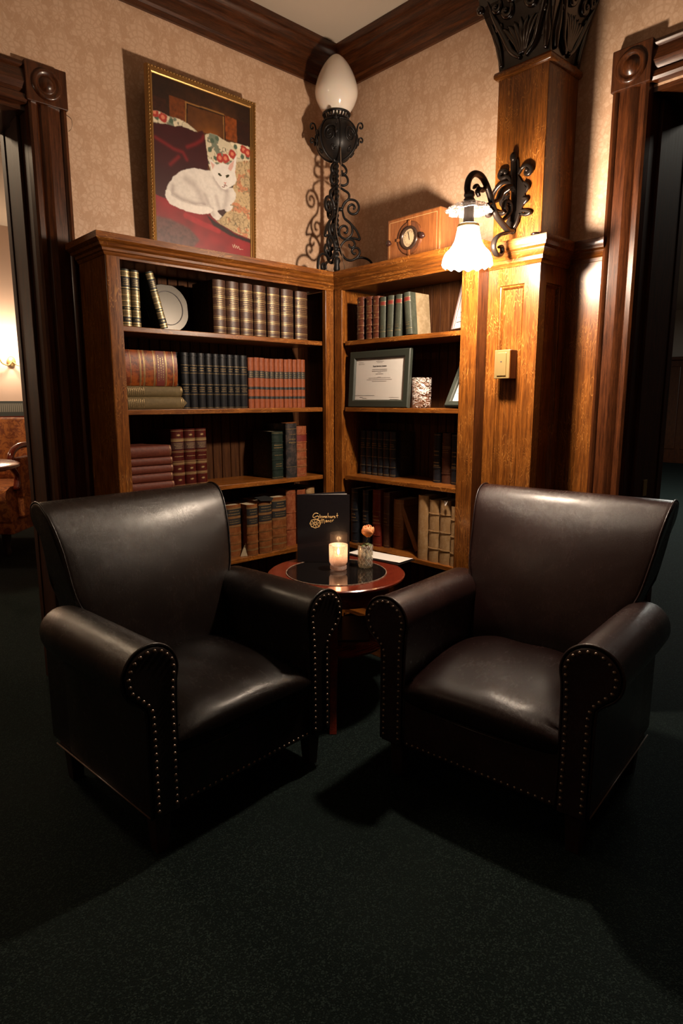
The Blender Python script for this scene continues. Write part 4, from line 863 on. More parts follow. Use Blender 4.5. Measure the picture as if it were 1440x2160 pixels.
ballp = MB().ball((0, 0, bc), BR, 40, 24, (1, 1, .97)); bo = ballp.build('ball', IRON, lamp, smooth=True)
b = MB()
def onb(az, el, R=BR+.0015): return (R*math.cos(el)*math.cos(az), R*math.cos(el)*math.sin(az), bc+R*.97*math.sin(el))
for k in range(6):
    a0 = math.radians(-133-18)+k*PI/3
    b.tube([onb(a0+.52, e) for e in np.linspace(-1.35, 1.2, 26)], .0042, 6)
    b.tube([onb(a0+(.36-.3*i/40)*math.cos(i*.30)*1.0, -.02+(.42-.36*i/40)*math.sin(i*.30)) for i in range(41)], .0036, 6)
    b.tube([onb(a0+.15+(.14-.1*i/24)*math.cos(-i*.4), -.62+(.16-.12*i/24)*math.sin(-i*.4)) for i in range(25)], .003, 6)
b.tube([onb(2*PI*i/48, .86) for i in range(49)], .004, 6)
b.build('ball_scrolls', IRON, bo, smooth=True)
for k, az in enumerate((-43, 137, 47, 227)):
    a0 = math.radians(az)
    for (r0, zz, s) in ((.088, .045, 1.0), (.094, -.012, .8)):
        pts = [(r0+.004, zz-.012), (r0+.006, zz+.006), (r0+.012*s, zz+.022*s), (r0+.024*s, zz+.024*s), (r0+.030*s, zz+.012*s), (r0+.026*s, zz+.002*s), (r0+.018*s, zz+.004*s), (r0+.019*s, zz+.010*s)]
        MB().tube(smoothcurve([(x*math.cos(a0), x*math.sin(a0), bc+z) for x, z in pts], 5), .0036, 8).build('side_scroll', IRON, lamp, smooth=True)
b = MB()   # pierced gallery
gz = bc+.080
for i in range(24):
    a = 2*PI*i/24; b.tube([(.052*math.cos(a), .052*math.sin(a), gz), (.058*math.cos(a), .058*math.sin(a), gz+.022)], .0032, 6)
for R, z in ((.052, gz), (.0595, gz+.024)): b.tube([(R*math.cos(2*PI*i/40), R*math.sin(2*PI*i/40), z) for i in range(41)], .0048, 8)
b.lathe([(.030, gz-.006), (.050, gz-.004), (.050, gz+.004), (.030, gz+.004)], 30); b.build('gallery', IRON, lamp, smooth=True)
def opal():
    t = NT('opal_glass'); t.set(Base_Color=(.78, .70, .62), Roughness=.12, Coat_Weight=.5, Coat_Roughness=.05, Subsurface_Weight=.35, Subsurface_Radius=(.03, .02, .012)); return t.m
gp = [(.030, 0), (.044, .006), (.058, .022), (.076, .048), (.089, .075), (.0955, .100), (.094, .125), (.086, .155), (.072, .188), (.054, .218), (.034, .242), (.016, .256), (.0001, .2605)]
gp = [(p.x, p.y) for p in smoothcurve([(r_, z_, 0) for r_, z_ in gp], 4)]
MB().lathe(gp, 48, (0, 0, gz+.008)).build('egg_globe', opal(), lamp, smooth=True)
MB().tube(smoothcurve([(-.045, -.075, bc-.06), (-.03, -.062, bc-.13), (-.022, -.05, bc-.2), (-.012, -.022, bc-.30), (-.014, -.012, .22), (.005, -.035, .10), (.012, -.05, .004)]), .0022, 8).build('cord', plain('brown_cord', (.10, .06, .035), .6), lamp, smooth=True)

# ---- wooden radio on the right case
rd = thing('radio', 'small wooden tabletop radio with round dial on the right bookcase', 'radio', (-.140, -.668, ZT))
# local axes: x to the wall, y along the case
b = MB(); pr = [(-.062, -.141), (.062, -.141), (.062, .141), (-.062, .141)]
b.loft([[(x, y, z) for x, y in pr] for z in (.0, .186)]); b.build('cabinet', RADW, rd, bevel=.009, seg=4, smooth=40)
b = MB()
for z in (.018, .168): b.box(-.0626, -.0618, -.125, .125, z-.0008, z+.0008)
for y in (-.125, .125): b.box(-.0626, -.0618, y-.0008, y+.0008, .018, .168)
b.build('inlay_line', plain('inlay', (.52, .30, .13), .4), rd)
RX = Matrix.Translation((-.062, .013, .093)) @ Matrix.Rotation(-PI/2, 4, 'Y')
MB().lathe([(.044, 0), (.046, .005), (.060, .006), (.064, .003), (.065, 0)], 40).xf(RX).build('dial_surround', wood('dial_wood', 'z', (.16, .05, .018), (.09, .03, .01), (.2, .07, .03), .22, .6, 0), rd, smooth=30)
MB().lathe([(.034, .001), (.036, .010), (.042, .012), (.046, .008), (.046, 0)], 40).xf(RX).build('bezel', plain('bezel_dark', (.05, .028, .02), .25, .3), rd, smooth=True)
dial = MB().lathe([(.0001, .003), (.036, .003)], 40).xf(RX).build('dial_face', plain('dial_cream', (.55, .40, .24), .4), rd)
b = MB()
for k in range(24):
    a = 2*PI*k/24; r0 = .025 if k % 2 else .022; b.box(r0, .030, -.0006, .0006, .0031, .0036); 
    n = 8; R = Matrix.Rotation(a, 3, 'Z'); b.v[-n:] = [tuple(R @ Vector(p)) for p in b.v[-n:]]
b.xf(RX).build('scale_marks', INK, dial)
MB().box(-.008, .026, -.0010, .0010, .0042, .005).xf(RX @ Matrix.Rotation(.25, 4, 'Z')).build('needle', INK, dial)
MB().lathe([(.034, .0085), (.0001, .0105)], 40).xf(RX).build('dial_glass', PANE, dial, smooth=True)
b = MB()
for a in (0, PI/2, PI, -PI/2):
    q = MB().box(.044, .066, -.0055, .0055, .0, .0085); q.xf(Matrix.Rotation(a, 4, 'Z')); b.add(q.v, q.f)
b.xf(RX).build('surround_bar', RADW, rd, bevel=.001)
for y in (.118, -.062):
    MB().lathe([(.005, 0), (.005, .006), (.011, .009), (.0125, .016), (.010, .021), (.0001, .022)], 20).xf(Matrix.Translation((-.062, y, .088)) @ Matrix.Rotation(-PI/2, 4, 'Y')).build('knob', plain('bakelite', (.03, .012, .010), .18, 0, .5), rd, smooth=True)
MB().box(-.05, .055, -.13, .13, -.0005, .002).build('base', DARKW, rd)

# ---- wall sconce on the pilaster
sc_ = thing('wall_sconce', 'bronze scroll wall sconce with lit frilled glass shade on the pilaster', 'wall lamp', (-.197, -1.135, 1.90))
def SQ(x, z, y=-1.135): return (x+.197, y+1.135, z-1.90)
def PQ(y, z, d=0): return (-d, y+1.135, z-1.90)
b = MB()
out = [(-1.131,2.115),(-1.146,2.098),(-1.150,2.066),(-1.146,2.05),(-1.160,2.03),(-1.186,1.993),(-1.176,1.983),(-1.182,1.958),(-1.168,1.941),(-1.168,1.918),(-1.150,1.895),(-1.136,1.876),(-1.118,1.873),(-1.104,1.90),(-1.122,1.93),(-1.128,1.96),(-1.126,2.0),(-1.122,2.035),(-1.116,2.06),(-1.115,2.104)]
b.loft([[PQ(y, z, d) for y, z in out] for d in (0, .007)], True, True)
for pts, r in (([(-1.131,1.90),(-1.136,1.96),(-1.134,2.04),(-1.131,2.108)], .010), ([(-1.15,2.05),(-1.165,2.068),(-1.185,2.070),(-1.200,2.056),(-1.192,2.042),(-1.178,2.046),(-1.180,2.057)], .008),
               ([(-1.125,2.03),(-1.108,2.052),(-1.085,2.052),(-1.074,2.062),(-1.082,2.076),(-1.100,2.074),(-1.100,2.062)], .008),
               ([(-1.125,2.03),(-1.085,2.035),(-1.052,2.01),(-1.046,1.975),(-1.062,1.945),(-1.095,1.935),(-1.112,1.952),(-1.105,1.972),(-1.085,1.975)], .0085),
               ([(-1.12,2.01),(-1.095,2.0),(-1.085,1.975),(-1.098,1.95)], .009), ([(-1.11,1.99),(-1.10,1.96),(-1.115,1.93)], .009),
               ([(-1.165,1.93),(-1.185,1.925),(-1.203,1.916),(-1.185,1.912),(-1.168,1.918)], .006), ([(-1.172,2.02),(-1.190,2.005),(-1.186,1.99)], .006), ([(-1.17,1.97),(-1.188,1.962),(-1.178,1.95)], .006),
               ([(-1.16,1.92),(-1.150,1.89),(-1.130,1.872),(-1.11,1.868)], .007)):
    pc_ = smoothcurve([PQ(y, z, .010) for y, z in pts], 5); n = len(pc_); b.tube(pc_, [r*(.55+.45*math.sin(PI*(.1+.85*i/n))) for i in range(n)], 8)
b.ball(PQ(-1.131, 2.108, .014), .014, 14, 8, (1, .9, 1.2)); b.ball(PQ(-1.098, 2.068, .012), .008, 10, 6); b.ball(PQ(-1.184, 2.056, .012), .008, 10, 6)
b.build('back_plate', IRONB, sc_, smooth=50)
arm = [(-.205, 1.868), (-.235, 1.868), (-.276, 1.886), (-.31, 1.905), (-.335, 1.938), (-.352, 1.965), (-.372, 1.988), (-.40, 2.006), (-.437, 2.005), (-.463, 1.985), (-.472, 1.958), (-.466, 1.935)]
MB().tube(smoothcurve([SQ(x, z) for x, z in arm], 6), .0105, 12).build('gooseneck_arm', IRONB, sc_, smooth=True)
b = MB()
for pts, r in (([(-.205,1.868),(-.235,1.858),(-.275,1.846),(-.306,1.826),(-.316,1.80),(-.300,1.780),(-.276,1.778),(-.262,1.792),(-.268,1.808),(-.282,1.804)], .0075),
               ([(-.275,1.890),(-.250,1.905),(-.225,1.930),(-.232,1.955),(-.255,1.955),(-.262,1.935),(-.248,1.925)], .008), ([(-.337,1.935),(-.360,1.925),(-.366,1.905),(-.350,1.893),(-.337,1.905),(-.345,1.915)], .007),
               ([(-.372,1.985),(-.385,1.965),(-.405,1.965),(-.418,1.955),(-.408,1.943)], .007), ([(-.405,1.965),(-.425,1.972),(-.436,1.962)], .006), ([(-.335,1.938),(-.30,1.955),(-.275,1.99),(-.23,2.01),(-.205,2.0)], .0085)):
    pc_ = smoothcurve([SQ(x, z) for x, z in pts], 5); n = len(pc_); b.tube(pc_, [r*(.6+.4*math.sin(PI*(.1+.85*i/n))) for i in range(n)], 8, flat=((0, 1, 0), 1.5))
b.build('arm_scrolls', IRONB, sc_, smooth=True)
SX, SY = -.460, 0.0
MB().lathe([(.009, 1.950), (.016, 1.945), (.018, 1.935), (.014, 1.928), (.020, 1.920), (.021, 1.908), (.016, 1.900), (.017, 1.870), (.018, 1.852), (.017, 1.840), (.0001, 1.84)], 24, (SX+.197, 0, -1.90)).build('socket', IRONB, sc_, smooth=35)
MB().lathe([(.020, 1.850), (.034, 1.846), (.036, 1.838), (.030, 1.832)], 28, (SX+.197, 0, -1.90)).build('shade_holder', BRASS, sc_, smooth=35)
b = MB(); b.lathe([(.016, 1.915), (.035, 1.912), (.058, 1.902), (.072, 1.888), (.070, 1.884), (.055, 1.896), (.033, 1.906), (.016, 1.908)], 48, (SX+.197, 0, -1.90), wob=lambda a, z: (.006*math.cos(8*a) if z < 1.905 else 0))
b.build('glass_crown', crystal('clear_crystal', (1, 1, 1), 40, .4), sc_, smooth=True)
def shade_mat():
    t = NT('frosted_shade'); e = t.new('ShaderNodeEmission'); e.inputs[0].default_value = (1, .86, .70, 1); e.inputs[1].default_value = 22.0
    d = t.new('ShaderNodeBsdfTransparent'); m = t.new('ShaderNodeMixShader'); m.inputs[0].default_value = .72
    t.put(m.inputs[1], e.outputs[0]); t.put(m.inputs[2], d.outputs[0]); t.put(t.out.inputs[0], m.outputs[0]); return t.m
def bulb_mat():
    t = NT('bulb_glass'); e = t.new('ShaderNodeEmission'); e.inputs[0].default_value = (1, .85, .65, 1); e.inputs[1].default_value = 30
    q = t.new('ShaderNodeBsdfTransparent'); m = t.new('ShaderNodeMixShader'); m.inputs[0].default_value = .85; t.put(m.inputs[1], e.outputs[0]); t.put(m.inputs[2], q.outputs[0]); t.put(t.out.inputs[0], m.outputs[0]); return t.m
b = MB(); sp_ = [(.030, 1.848), (.034, 1.838), (.038, 1.820), (.044, 1.795), (.056, 1.772), (.070, 1.757), (.078, 1.738), (.081, 1.718)]
sp_ = [(p.x, p.y) for p in smoothcurve([(a, c, 0) for a, c in sp_], 4)]
rings = []
for r_, z_ in sp_:
    k = max(0, (1.80-z_)/.08); rings.append([(SX+.197+(r_+.0028*k*math.cos(16*a))*math.cos(a), (r_+.0028*k*math.cos(16*a))*math.sin(a), z_-1.90+.004*k*math.cos(16*a)) for a in [2*PI*j/96 for j in range(96)]])
b.loft(rings, True, False); b.build('lamp_shade', shade_mat(), sc_, smooth=True)
MB().lathe([(.012, 1.84), (.014, 1.825), (.026, 1.795), (.028, 1.775), (.020, 1.755), (.0001, 1.747)], 20, (SX+.197, 0, -1.90)).build('bulb', bulb_mat(), sc_, smooth=True)
point_light('sconce_bulb_light', (SX, -1.135, 1.788), SCONCE_W, SCONCE_C, .035)

# ================================================================ the round table and what stands on it
K = .939; TC = (-0.6766, -0.7313); TZ = .6422   # true size factor of the chairs, table and what it carries
tb = thing('side_table', 'round mahogany side table with black glass inset between the armchairs', 'table', (TC[0], TC[1], FL)); tb.scale = (K, K, (TZ-FL)/.5995)
MB().lathe([(.0001, .574), (.262, .574), (.270, .578), (.272, .584), (.277, .588), (.277, .594), (.272, .598), (.204, .598), (.204, .570), (.0001, .570)], 72).build('table_top', MAH, tb, smooth=35)
MB().lathe([(.0001, .5975), (.2005, .5975), (.2005, .5995), (.0001, .5995)], 72).build('glass_inset', BLACKG, tb)
MB().lathe([(.200, .598), (.2005, .6010), (.204, .6010), (.2045, .598)], 72).build('worn_gilt_ring', cloth('worn_ring', (.40, .30, .22), (.14, .07, .05), .5, 60), tb, smooth=40)
MB().lathe([(.235, .515), (.250, .515), (.252, .525), (.250, .574), (.235, .574)], 64).build('apron', MAH, tb, smooth=35)
for k in range(4):
    a = math.radians(225)+k*PI/2; ca, sa = math.cos(a), math.sin(a)
    b = MB(); pts = [(.235, .57, .019), (.232, .45, .016), (.222, .30, .015), (.228, .18, .014), (.248, .08, .013), (.276, 0.0, .014)]
    b.loft([[(ca*(r_+dx)-sa*dy, sa*(r_+dx)+ca*dy, z_) for dx, dy in ((-h, -h), (h, -h), (h, h), (-h, h))] for r_, z_, h in pts]); b.build('leg', MAH, tb, bevel=.003)
MB().lathe([(.0001, .285), (.195, .285), (.205, .289), (.205, .297), (.198, .301), (.0001, .301)], 56).build('lower_shelf', MAH, tb, smooth=35)
# dark folder on the lower shelf
fo = thing('folder', 'dark folder lying on the lower shelf of the round table', 'folder', (-0.6040, -0.6895, FL+.3015*(TZ-FL)/.5995+.0005), (0, 0, -.72))
MB().box(-.105, .105, -.145, .145, 0, .006).build('cover', plain('folder_black', (.018, .022, .028), .3), fo, bevel=.001)
b = MB()
for i, wd in enumerate((.05, .04, .055, .035, .03)): b.box(-.055-wd*.5, -.055+wd*.5, -.07-.011*i, -.067-.011*i, .006, .0063)
b.build('small_print', plain('print_grey', (.35, .33, .32), .5), fo)
# menu standing on the table
mn = thing('menu', 'black standing menu with gold lettering on the round table', 'menu', (-0.6222, -0.5952, TZ+.0008), (0, 0, math.atan2(-.151, .163)))
MW, MH = .222, .292
MENUB = plain('menu_black', (.012, .010, .012), .22, 0, .5, bump=(22, .25, .004))
MB().box(-MW/2, MW/2, -.0015, .0015, 0, MH).build('front_cover', MENUB, mn, bevel=.0008)
b = MB().box(0, MW, -.0015, .0015, 0, MH).xf(Matrix.Translation((-MW/2, .004, 0)) @ Matrix.Rotation(.42, 4, 'Z')); b.build('back_cover', MENUB, mn, bevel=.0008)
for k, (a, h) in enumerate(((.12, .288), (.22, .290), (.32, .286))):
    MB().box(.003, MW-.006, -.0004, .0004, .003, h).xf(Matrix.Translation((-MW/2, .003, 0)) @ Matrix.Rotation(a, 4, 'Z')).build('page', plain('menu_page', (.30, .28, .27), .4), mn)
MS = MW/113.0
def mp(x, y): return ((x/16+640-680)*MS, -.0019, MH-((y/16+1060)-1038)*MH/149)
GLY = [[(470,320),(430,300),(370,295),(310,330),(280,390),(288,435),(330,445),(390,412),(440,392),(478,415),(485,460),(450,500),(390,515),(345,502)],
 [(520,330),(525,400),(535,472)], [(495,398),(550,390)], [(645,400),(650,466)], [(648,425),(675,402),(692,420),(697,466)],
 [(722,432),(752,428),(752,408),(730,400),(714,425),(724,455),(757,452)], [(808,290),(800,375),(800,462)], [(800,425),(825,398),(845,415),(850,462)],
 [(880,395),(884,445),(905,458),(922,440),(925,398)], [(925,398),(932,460)], [(960,395),(965,462)], [(963,420),(980,400),(1005,398)],
 [(1047,402),(1025,398),(1014,415),(1045,432),(1045,455),(1010,458)], [(1118,290),(1115,380),(1120,458)], [(1082,382),(1155,372)],
 [(535,530),(555,560),(560,640)], [(558,560),(585,515),(605,540),(603,655)], [(605,560),(640,512),(665,545),(668,620),(680,658)],
 [(715,560),(740,545),(757,560),(760,605)], [(757,580),(725,582),(718,600),(740,606),(758,592)], [(790,550),(790,612)], [(790,572),(812,550),(828,568),(832,608)], [(950,532),(955,592)], [(953,556),(970,535),(1000,524)]]
b = MB()
def stroke(pts, r=.0013): b.tube(smoothcurve([mp(*q) for q in pts], 4), r, 6, flat=((0, 1, 0), .25))
for s in GLY: stroke(s, .0014 if s is not GLY[0] else .0019)
for cx, cy, r_ in ((590, 432, 30), (890, 572, 28)): stroke([(cx+r_*math.cos(a), cy+r_*1.1*math.sin(a)) for a in np.linspace(0, 2*PI, 13)])
cx, cy = 362, 655
for r_ in (182, 168): stroke([(cx+r_*(1+.05*math.cos(8*a))*math.cos(a), cy+r_*.86*(1+.05*math.cos(8*a))*math.sin(a)) for a in np.linspace(0, 2*PI, 65)], .0009)
stroke([(cx+36*math.cos(a), cy+32*math.sin(a)) for a in np.linspace(0, 2*PI, 17)], .0010)
for k in range(8):
    a = 2*PI*k/8+.2
    for s in (-1, 1): stroke([(cx+38*math.cos(a), cy+33*math.sin(a)), (cx+110*math.cos(a+s*.33), cy+95*math.sin(a+s*.33)), (cx+150*math.cos(a+s*.22), cy+130*math.sin(a+s*.22)), (cx+172*math.cos(a), cy+148*math.sin(a))], .0008)
b.build('gold_lettering', plain('foil_gold', (.80, .56, .26), .35, .3), mn, smooth=True)
# candle in mercury glass
cd = thing('candle_holder', 'mercury glass votive holder with a lit candle on the table', 'candle', (-0.6513, -0.7153, TZ+.0005))
def mercury():
    t = NT('mercury_glass'); t.set(Base_Color=(.75, .62, .58), Roughness=.15, Metallic=.25, Coat_Weight=.4)
    tr = t.new('ShaderNodeBsdfTransparent'); tr.inputs[0].default_value = (1, .86, .74, 1); tl = t.new('ShaderNodeBsdfTranslucent'); tl.inputs[0].default_value = (.62, .42, .36, 1)
    n = t.noise(t.obj(), 260, 4, .8); m = t.new('ShaderNodeMixShader'); m2 = t.new('ShaderNodeMixShader'); m.inputs[0].default_value = .45
    t.put(m.inputs[1], tl.outputs[0]); t.put(m.inputs[2], tr.outputs[0]); t.put(m2.inputs[0], t.math('ADD', .12, t.math('MULTIPLY', t.sm(n, .44, .60), .70))); t.put(m2.inputs[1], m.outputs[0]); t.put(m2.inputs[2], t.b.outputs[0]); t.put(t.out.inputs[0], m2.outputs[0]); t.bump(n, .5, .002); return t.m
MB().lathe([(.0001, .001), (.030, .001), (.034, .004), (.0345, .016), (.031, .020), (.0345, .026), (.037, .032), (.0375, .06), (.0385, .098), (.0385, .104)], 44, wob=lambda a, z: .0009*math.cos(14*a) if .03 < z < .06 else 0).build('cup', mercury(), cd, smooth=45)
MB().lathe([(.0001, .058), (.018, .058), (.0185, .040), (.0001, .040)], 24).build('candle_wax', plain('wax', (.35, .28, .20), .5), cd, smooth=30)
MB().lathe([(.0001, .061), (.0045, .067), (.0058, .074), (.0032, .084), (.0001, .093)], 14).build('flame', glow('flame', (1, .66, .34), 30), cd, smooth=True)
point_light('candle_light', (-0.6513, -0.7153, TZ+.075), CANDLE_W, (1, .60, .30), .008)
# bud vase with the rose
vs = thing('vase', 'small pressed glass vase holding the rose', 'vase', (-0.5518, -0.7623, TZ+.0005))
def pressed():
    t = NT('pressed_glass')
    s = t.sep(t.obj()); a = t.math('MULTIPLY', t.math('ARCTAN2', s[1], s[0]), 5.0); z = t.math('MULTIPLY', s[2], 130.0)
    d = t.math('MINIMUM', t.math('ABSOLUTE', t.math('SINE', t.math('ADD', a, z))), t.math('ABSOLUTE', t.math('SINE', t.math('SUBTRACT', a, z)))); ln = t.sm(d, .22, .05); return glassy(t, ln, (1, .96, .86), .9, .004, .10, t.math('ADD', .10, t.math('MULTIPLY', ln, .45)))
MB().lathe([(.0001, .001), (.027, .001), (.030, .004), (.0312, .012), (.0312, .092), (.0300, .0945), (.0285, .092), (.0285, .020), (.0001, .017)], 44).build('cup', pressed(), vs, smooth=True)
rs_ = thing('rose', 'orange and yellow rose standing in the glass vase', 'flower', (-0.5518, -0.7623, TZ+.018))
LEAF = plain('rose_leaf', (.11, .13, .05), .5); 
MB().tube(smoothcurve([(.012, .008, .0), (.004, 0, .05), (.006, .0, .085), (.012, -.003, .102)]), .0022, 8).build('stem', LEAF, rs_, smooth=True)
def petalmat():
    t = NT('rose_petal'); s = t.sep(t.obj()); n = t.noise(t.obj(), 60, 3, .6)
    f = t.sm(t.math('ADD', t.math('MULTIPLY', t.math('SUBTRACT', s[2], .10), 18.0), t.math('MULTIPLY', n, .6)), .35, 1.15)
    t.set(Base_Color=t.mix(f, (.90, .34, .035), (.88, .36, .16)), Roughness=.55, Subsurface_Weight=.2, Subsurface_Radius=(.01, .005, .002)); return t.m
PET = petalmat(); rc_ = Vector((.012, -.003, .125))
for k in range(13):
    lay = k/13; a0 = k*2.39996; R0 = .008+.0215*lay; b = MB(); nu, nv = 8, 7; vsx = []
    spn = 1.25-.2*lay; hh = .050-.008*lay
    for j in range(nv):
        t_ = j/(nv-1)
        for i in range(nu):
            s_ = (i/(nu-1)-.5)*2; a = a0+s_*spn*(.45+.55*math.sin(PI*min(1, t_*.8+.15)))
            rr = R0*math.sin(PI*min(.98, .12+.62*t_))*1.05+.004*lay*max(0, t_-.7)*4*(1-.2*abs(s_)); zz = -.016+hh*t_-.006*s_*s_*t_+.0015*math.sin(5*s_+k)
            vsx.append((rc_.x+rr*math.cos(a), rc_.y+rr*math.sin(a), rc_.z+zz))
    b.add(vsx, [(j*nu+i, j*nu+i+1, (j+1)*nu+i+1, (j+1)*nu+i) for j in range(nv-1) for i in range(nu-1)]); o = b.build('petal', PET, rs_, smooth=True, fix=False)
    q = o.modifiers.new('solid', 'SOLIDIFY'); q.thickness = .0006
for k, (a, L, up_) in enumerate(((-2.9, .030, .0), (2.6, .034, .008), (2.1, .026, -.008), (-2.3, .024, .012), (.2, .020, -.004), (-1.3, .02, -.003))):
    b = MB(); n = 7; base = Vector((.006, 0, .082)); d = Vector((math.cos(a), math.sin(a), 0)); sd = Vector((-d.y, d.x, .15)); pts = []
    for i in range(n):
        t_ = i/(n-1); c_ = base+d*(L*1.35*t_)+Vector((0, 0, up_*t_-.012*t_*t_)); wd = .0095*math.sin(PI*min(1, t_*.95+.03)); pts += [c_-sd*wd, c_+Vector((0, 0, -.001)), c_+sd*wd]
    b.add(pts, [(3*i+j, 3*i+j+1, 3*i+j+4, 3*i+j+3) for i in range(n-1) for j in range(2)]); o = b.build('leaf', LEAF, rs_, smooth=True, fix=False); q = o.modifiers.new('solid', 'SOLIDIFY'); q.thickness = .0005
# bill presenter with paper
bp = thing('bill_holder', 'black bill holder with white receipt overhanging the table edge', 'bill holder', (-0.3969, -0.6890, TZ+.0032), (0, 0, .09))
MB().box(-.060, .060, -.150, .158, -.003, .0015).build('holder', plain('holder_black', (.015, .012, .012), .3), bp, bevel=.0012)
b = MB(); n = 12
for z_ in (0, .0008): b.v += [(x, -.148+.29*i/n, .0022+z_+.004*(1-i/n)**3) for i in range(n+1) for x in (-.050, .048)]
m_ = 2*(n+1)
for i in range(n): b.f += [[2*i, 2*i+1, 2*i+3, 2*i+2], [m_+2*i, m_+2*i+1, m_+2*i+3, m_+2*i+2]]; b.mi += [0, 0]
b.build('receipt', WHITEP, bp, fix=False)

for o_ in (fo, mn, cd, vs, rs_, bp): o_.scale = (K, K, K)
# ================================================================ leather armchairs
def armchair(label, loc, ang, LM, seed):
    e = thing('armchair', label, 'armchair', loc, (0, 0, ang), 'dark leather club armchairs')
    e.scale = (.907, .907, .907); rr = random.Random(seed)
    cx, cz, R = .335, .562, .083
    def armprof(k=0.0):
        a = [(.262+k, .14), (.262+k, .30), (.261+k, .45), (.258+k, .52)]
        for i in range(19):
            t = math.radians(195-i*(195+58)/18); a.append((cx+(R-k)*math.cos(t), cz+(R-k)*math.sin(t)))
        a += [(.357-k, .470), (.352-k, .44), (.352-k, .30), (.352-k, .14)]
        return a
    for s in (-1, 1):
        b = MB(); rings = []
        for y, sc in ((.004, .0), (.0, .0), (.03, .0), (.15, .001), (.30, .001), (.40, .001), (.50, .003), (.528, .010), (.535, .020)):
            rings.append([(s*x, y, z) for x, z in armprof(sc)])
        b.loft(rings); arm = b.build('armrest', LM, e, smooth=40)
        b = MB(); P0, P1, P2 = armprof(.006), armprof(.012), armprof(.03)
        b.loft([[(s*x, 0, z) for x, z in P0], [(s*x, -.006, z) for x, z in P0], [(s*x, -.009, z) for x, z in P1], [(s*x, -.007, z) for x, z in P2]], True, True); b.build('arm_front', LM, arm, smooth=50)
        pp = armprof(-.001)
        MB().tube(smoothcurve([(s*x, .001, z) for x, z in pp], 2), .0042, 8).build('welt', LM, arm, smooth=True)
        # nailheads along the outline
        P = [Vector((x, z)) for x, z in armprof(.016)]; P = [Vector((P[0].x, .16))]+P[1:-1]+[Vector((P[-1].x, .16))]
        L = [0]
        for a, c in zip(P, P[1:]): L.append(L[-1]+(c-a).length)
        n = 49; nm = None
        for i in range(n):
            t = L[-1]*i/(n-1); j = max(k for k in range(len(L)) if L[k] <= t+1e-9); j = min(j, len(P)-2); q = P[j].lerp(P[j+1], (t-L[j])/max(1e-9, L[j+1]-L[j]))
            if 'nm' not in NM: NM['nm'] = MB().lathe([(.0062, 0), (.0058, .0022), (.0036, .0040), (.0001, .0046)], 10).xf(Matrix.Rotation(PI/2, 4, 'X')).build('nailhead', NAIL, None, smooth=True); NM['me'] = NM['nm'].data; bpy.data.objects.remove(NM['nm'])
            o = bpy.data.objects.new('nailhead', NM['me']); COL.objects.link(o); o.parent = e; o.location = (s*q.x+rr.uniform(-.0008, .0008), -.0085, q.y+rr.uniform(-.001, .001))
    # frame: back shell and base
    b = MB().box(-.346, .346, .50, .655, .14, .50); b.build('back_shell', LM, e, bevel=.012, seg=3, smooth=40)
    MB().box(-.345, .345, .02, .60, .125, .142).build('underframe', DARKW, e, bevel=.004)
    for s in (-1, 1): MB().tube([(s*.353, .01, .139), (s*.353, .60, .139)], .0026, 6).build('bottom_welt', plain('welt_glint', (.10, .06, .045), .35), e, smooth=True)  # piping glint put into the colour, paler than the chair leather
    # front panel
    b = MB().box(-.263, .263, .0, .05, .14, .33); b.build('front_panel', LM, e, bevel=.006, seg=3, smooth=40)
    b = MB()
    for i in range(24):
        q = MB().lathe([(.0055, 0), (.005, .002), (.0032, .0036), (.0001, .0042)], 8).xf(Matrix.Translation((-.245+.49*i/23, -.0005, .152)) @ Matrix.Rotation(PI/2, 4, 'X')); b.add(q.v, q.f)
    tag(b.build('lower_nailheads', NAIL, e, smooth=True), kind='stuff')
    # seat cushion
    b = MB(); NX, prof = 25, [(.015, .285), (-.012, .300), (-.022, .325), (-.025, .350), (-.018, .374), (.0, .392), (.035, .408), (.09, .420), (.17, .431), (.26, .438), (.35, .438), (.43, .430), (.49, .415)]
    pc_ = smoothcurve([(y, z, 0) for y, z in prof], 3); rows = []
    for p in pc_:
        row = []
        for i in range(NX):
            t = -1+2*i/(NX-1); e4 = abs(t)**5; x = .2605*math.copysign(min(1, abs(t)), t)
            y = p.x+(.010 if p.x < .02 else 0)*e4*1.6; z = p.y-(.030*e4+.008*t*t)*min(1, max(0, (p.y-.33)/.07))+.0025*math.sin(9*t+14*p.x)*min(1, max(0, p.y-.38)*20)
            row.append((x, y, z))
        rows.append(row)
    b.loft(rows, False, False); b.add([r_[0] for r_ in rows]+[(-.2605, .49, .285)], [tuple(range(len(rows)+1))]); b.add([r_[-1] for r_ in rows]+[(.2605, .49, .285)], [tuple(range(len(rows)+1))])
    b.build('seat_cushion', LM, e, smooth=60)
    MB().tube([(-.262, .004, .286), (0, .0, .284), (.262, .004, .286)], .003, 6).build('seat_welt', LM, e, smooth=True)
    # back: section swept across, rolled over at the top
    sec = [(.440, .40), (.446, .46), (.462, .54), (.484, .63), (.508, .72), (.532, .80), (.556, .862), (.580, .905), (.610, .938), (.645, .955), (.682, .952), (.710, .932), (.722, .902), (.715, .872), (.692, .84), (.680, .76), (.672, .62), (.655, .40)]
    pc_ = smoothcurve([(y, z, 0) for y, z in sec], 3); cy, cz2 = .60, .70
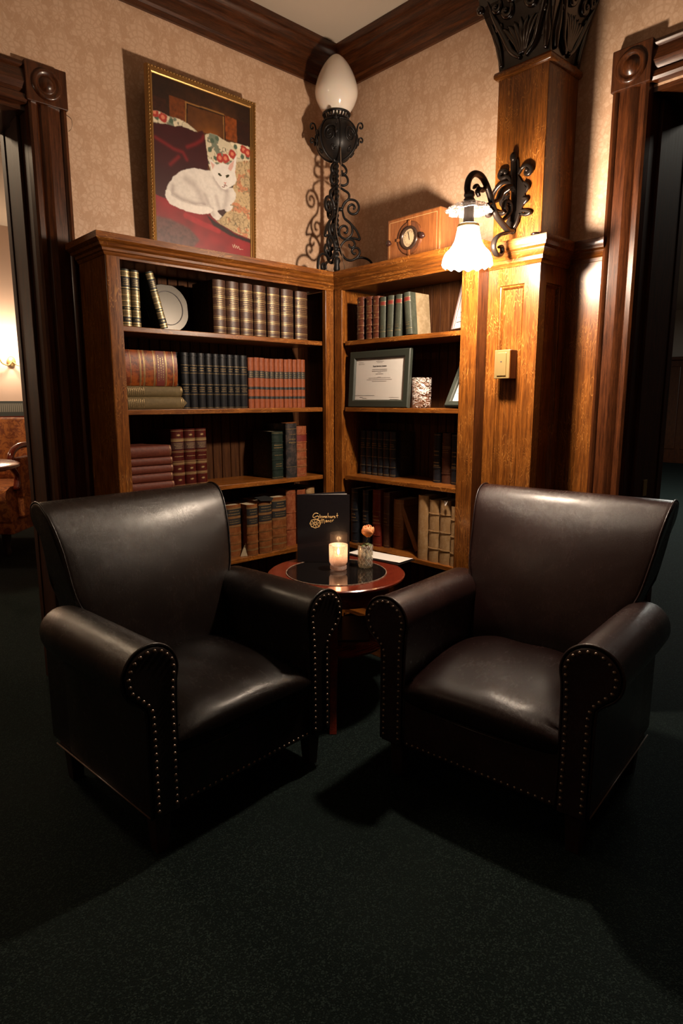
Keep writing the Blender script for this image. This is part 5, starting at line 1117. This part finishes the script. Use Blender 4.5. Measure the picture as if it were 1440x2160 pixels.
    def hw(z): return float(np.interp(z, [.40, .575, .64, .70, .85, .94, .96], [.262, .264, .306, .318, .336, .350, .350]))
    T = [(-1, .80), (-1, .90), (-.994, .955), (-.98, .985), (-.95, 1), (-.85, 1), (-.6, 1), (-.3, 1), (0, 1), (.3, 1), (.6, 1), (.85, 1), (.95, 1), (.98, .985), (.994, .955), (1, .90), (1, .80)]
    rings = []
    for t, k in T:
        ring = []
        for p in pc_:
            f = 1 if p.x < .60 else 0; y = p.x; z = p.y; dz = min(1, max(0, (.93-z)/.4))
            bulge = -.024*(1-t*t)*f*math.sin(PI*min(1, max(0, (z-.40)/.50)))
            # shrink towards the section's centre line
            cyl = float(np.interp(z, [.4, .9, .95], [.56, .645, .65])); zc_ = min(z, .90)
            y2 = cyl+(y-cyl)*k; z2 = zc_+(z-zc_)*k
            ring.append((t*hw(z)+.015*min(1, max(0, (z-.5)/.3)), y2+bulge, z2))
        rings.append(ring)
    b.loft(rings, True, True); bk_ = b.build('backrest', LM, e, smooth=60)
    for s in (-1, 1):
        pts = [(s*(hw(p.y)*.985+.001)+.015*min(1, max(0, (p.y-.5)/.3)), p.x-.0010*(1 if p.x < .64 else -1), p.y+(.001 if p.y > .9 else 0)) for p in pc_[6:-9]]
        MB().tube(pts, .0034, 6).build('back_welt', LM, bk_, smooth=True)
    for sx in (-1, 1):
        for y in (.05, .58):
            b = MB(); h0, h1 = .026, .019; X = sx*.305
            b.loft([[(X+dx*h, y+dy*h, z) for dx, dy in ((-1, -1), (1, -1), (1, 1), (-1, 1))] for z, h in ((.126, h0), (0, h1))]); b.build('leg', DARKW, e, bevel=.003)
    return e
NM = {}
armchair('black leather club armchair on the left, backed against the long bookcase', (-1.3106, -1.0669, FL), math.radians(4.7), LEA, 1)
armchair('dark oxblood leather club armchair on the right, before the pilaster', (-.8744, -1.5195, FL), math.radians(-82.3), LEB, 2)

# ---- bring the carpet to level zero
for o_ in list(SC.objects):
    if o_.parent is None: o_.location.z -= FL
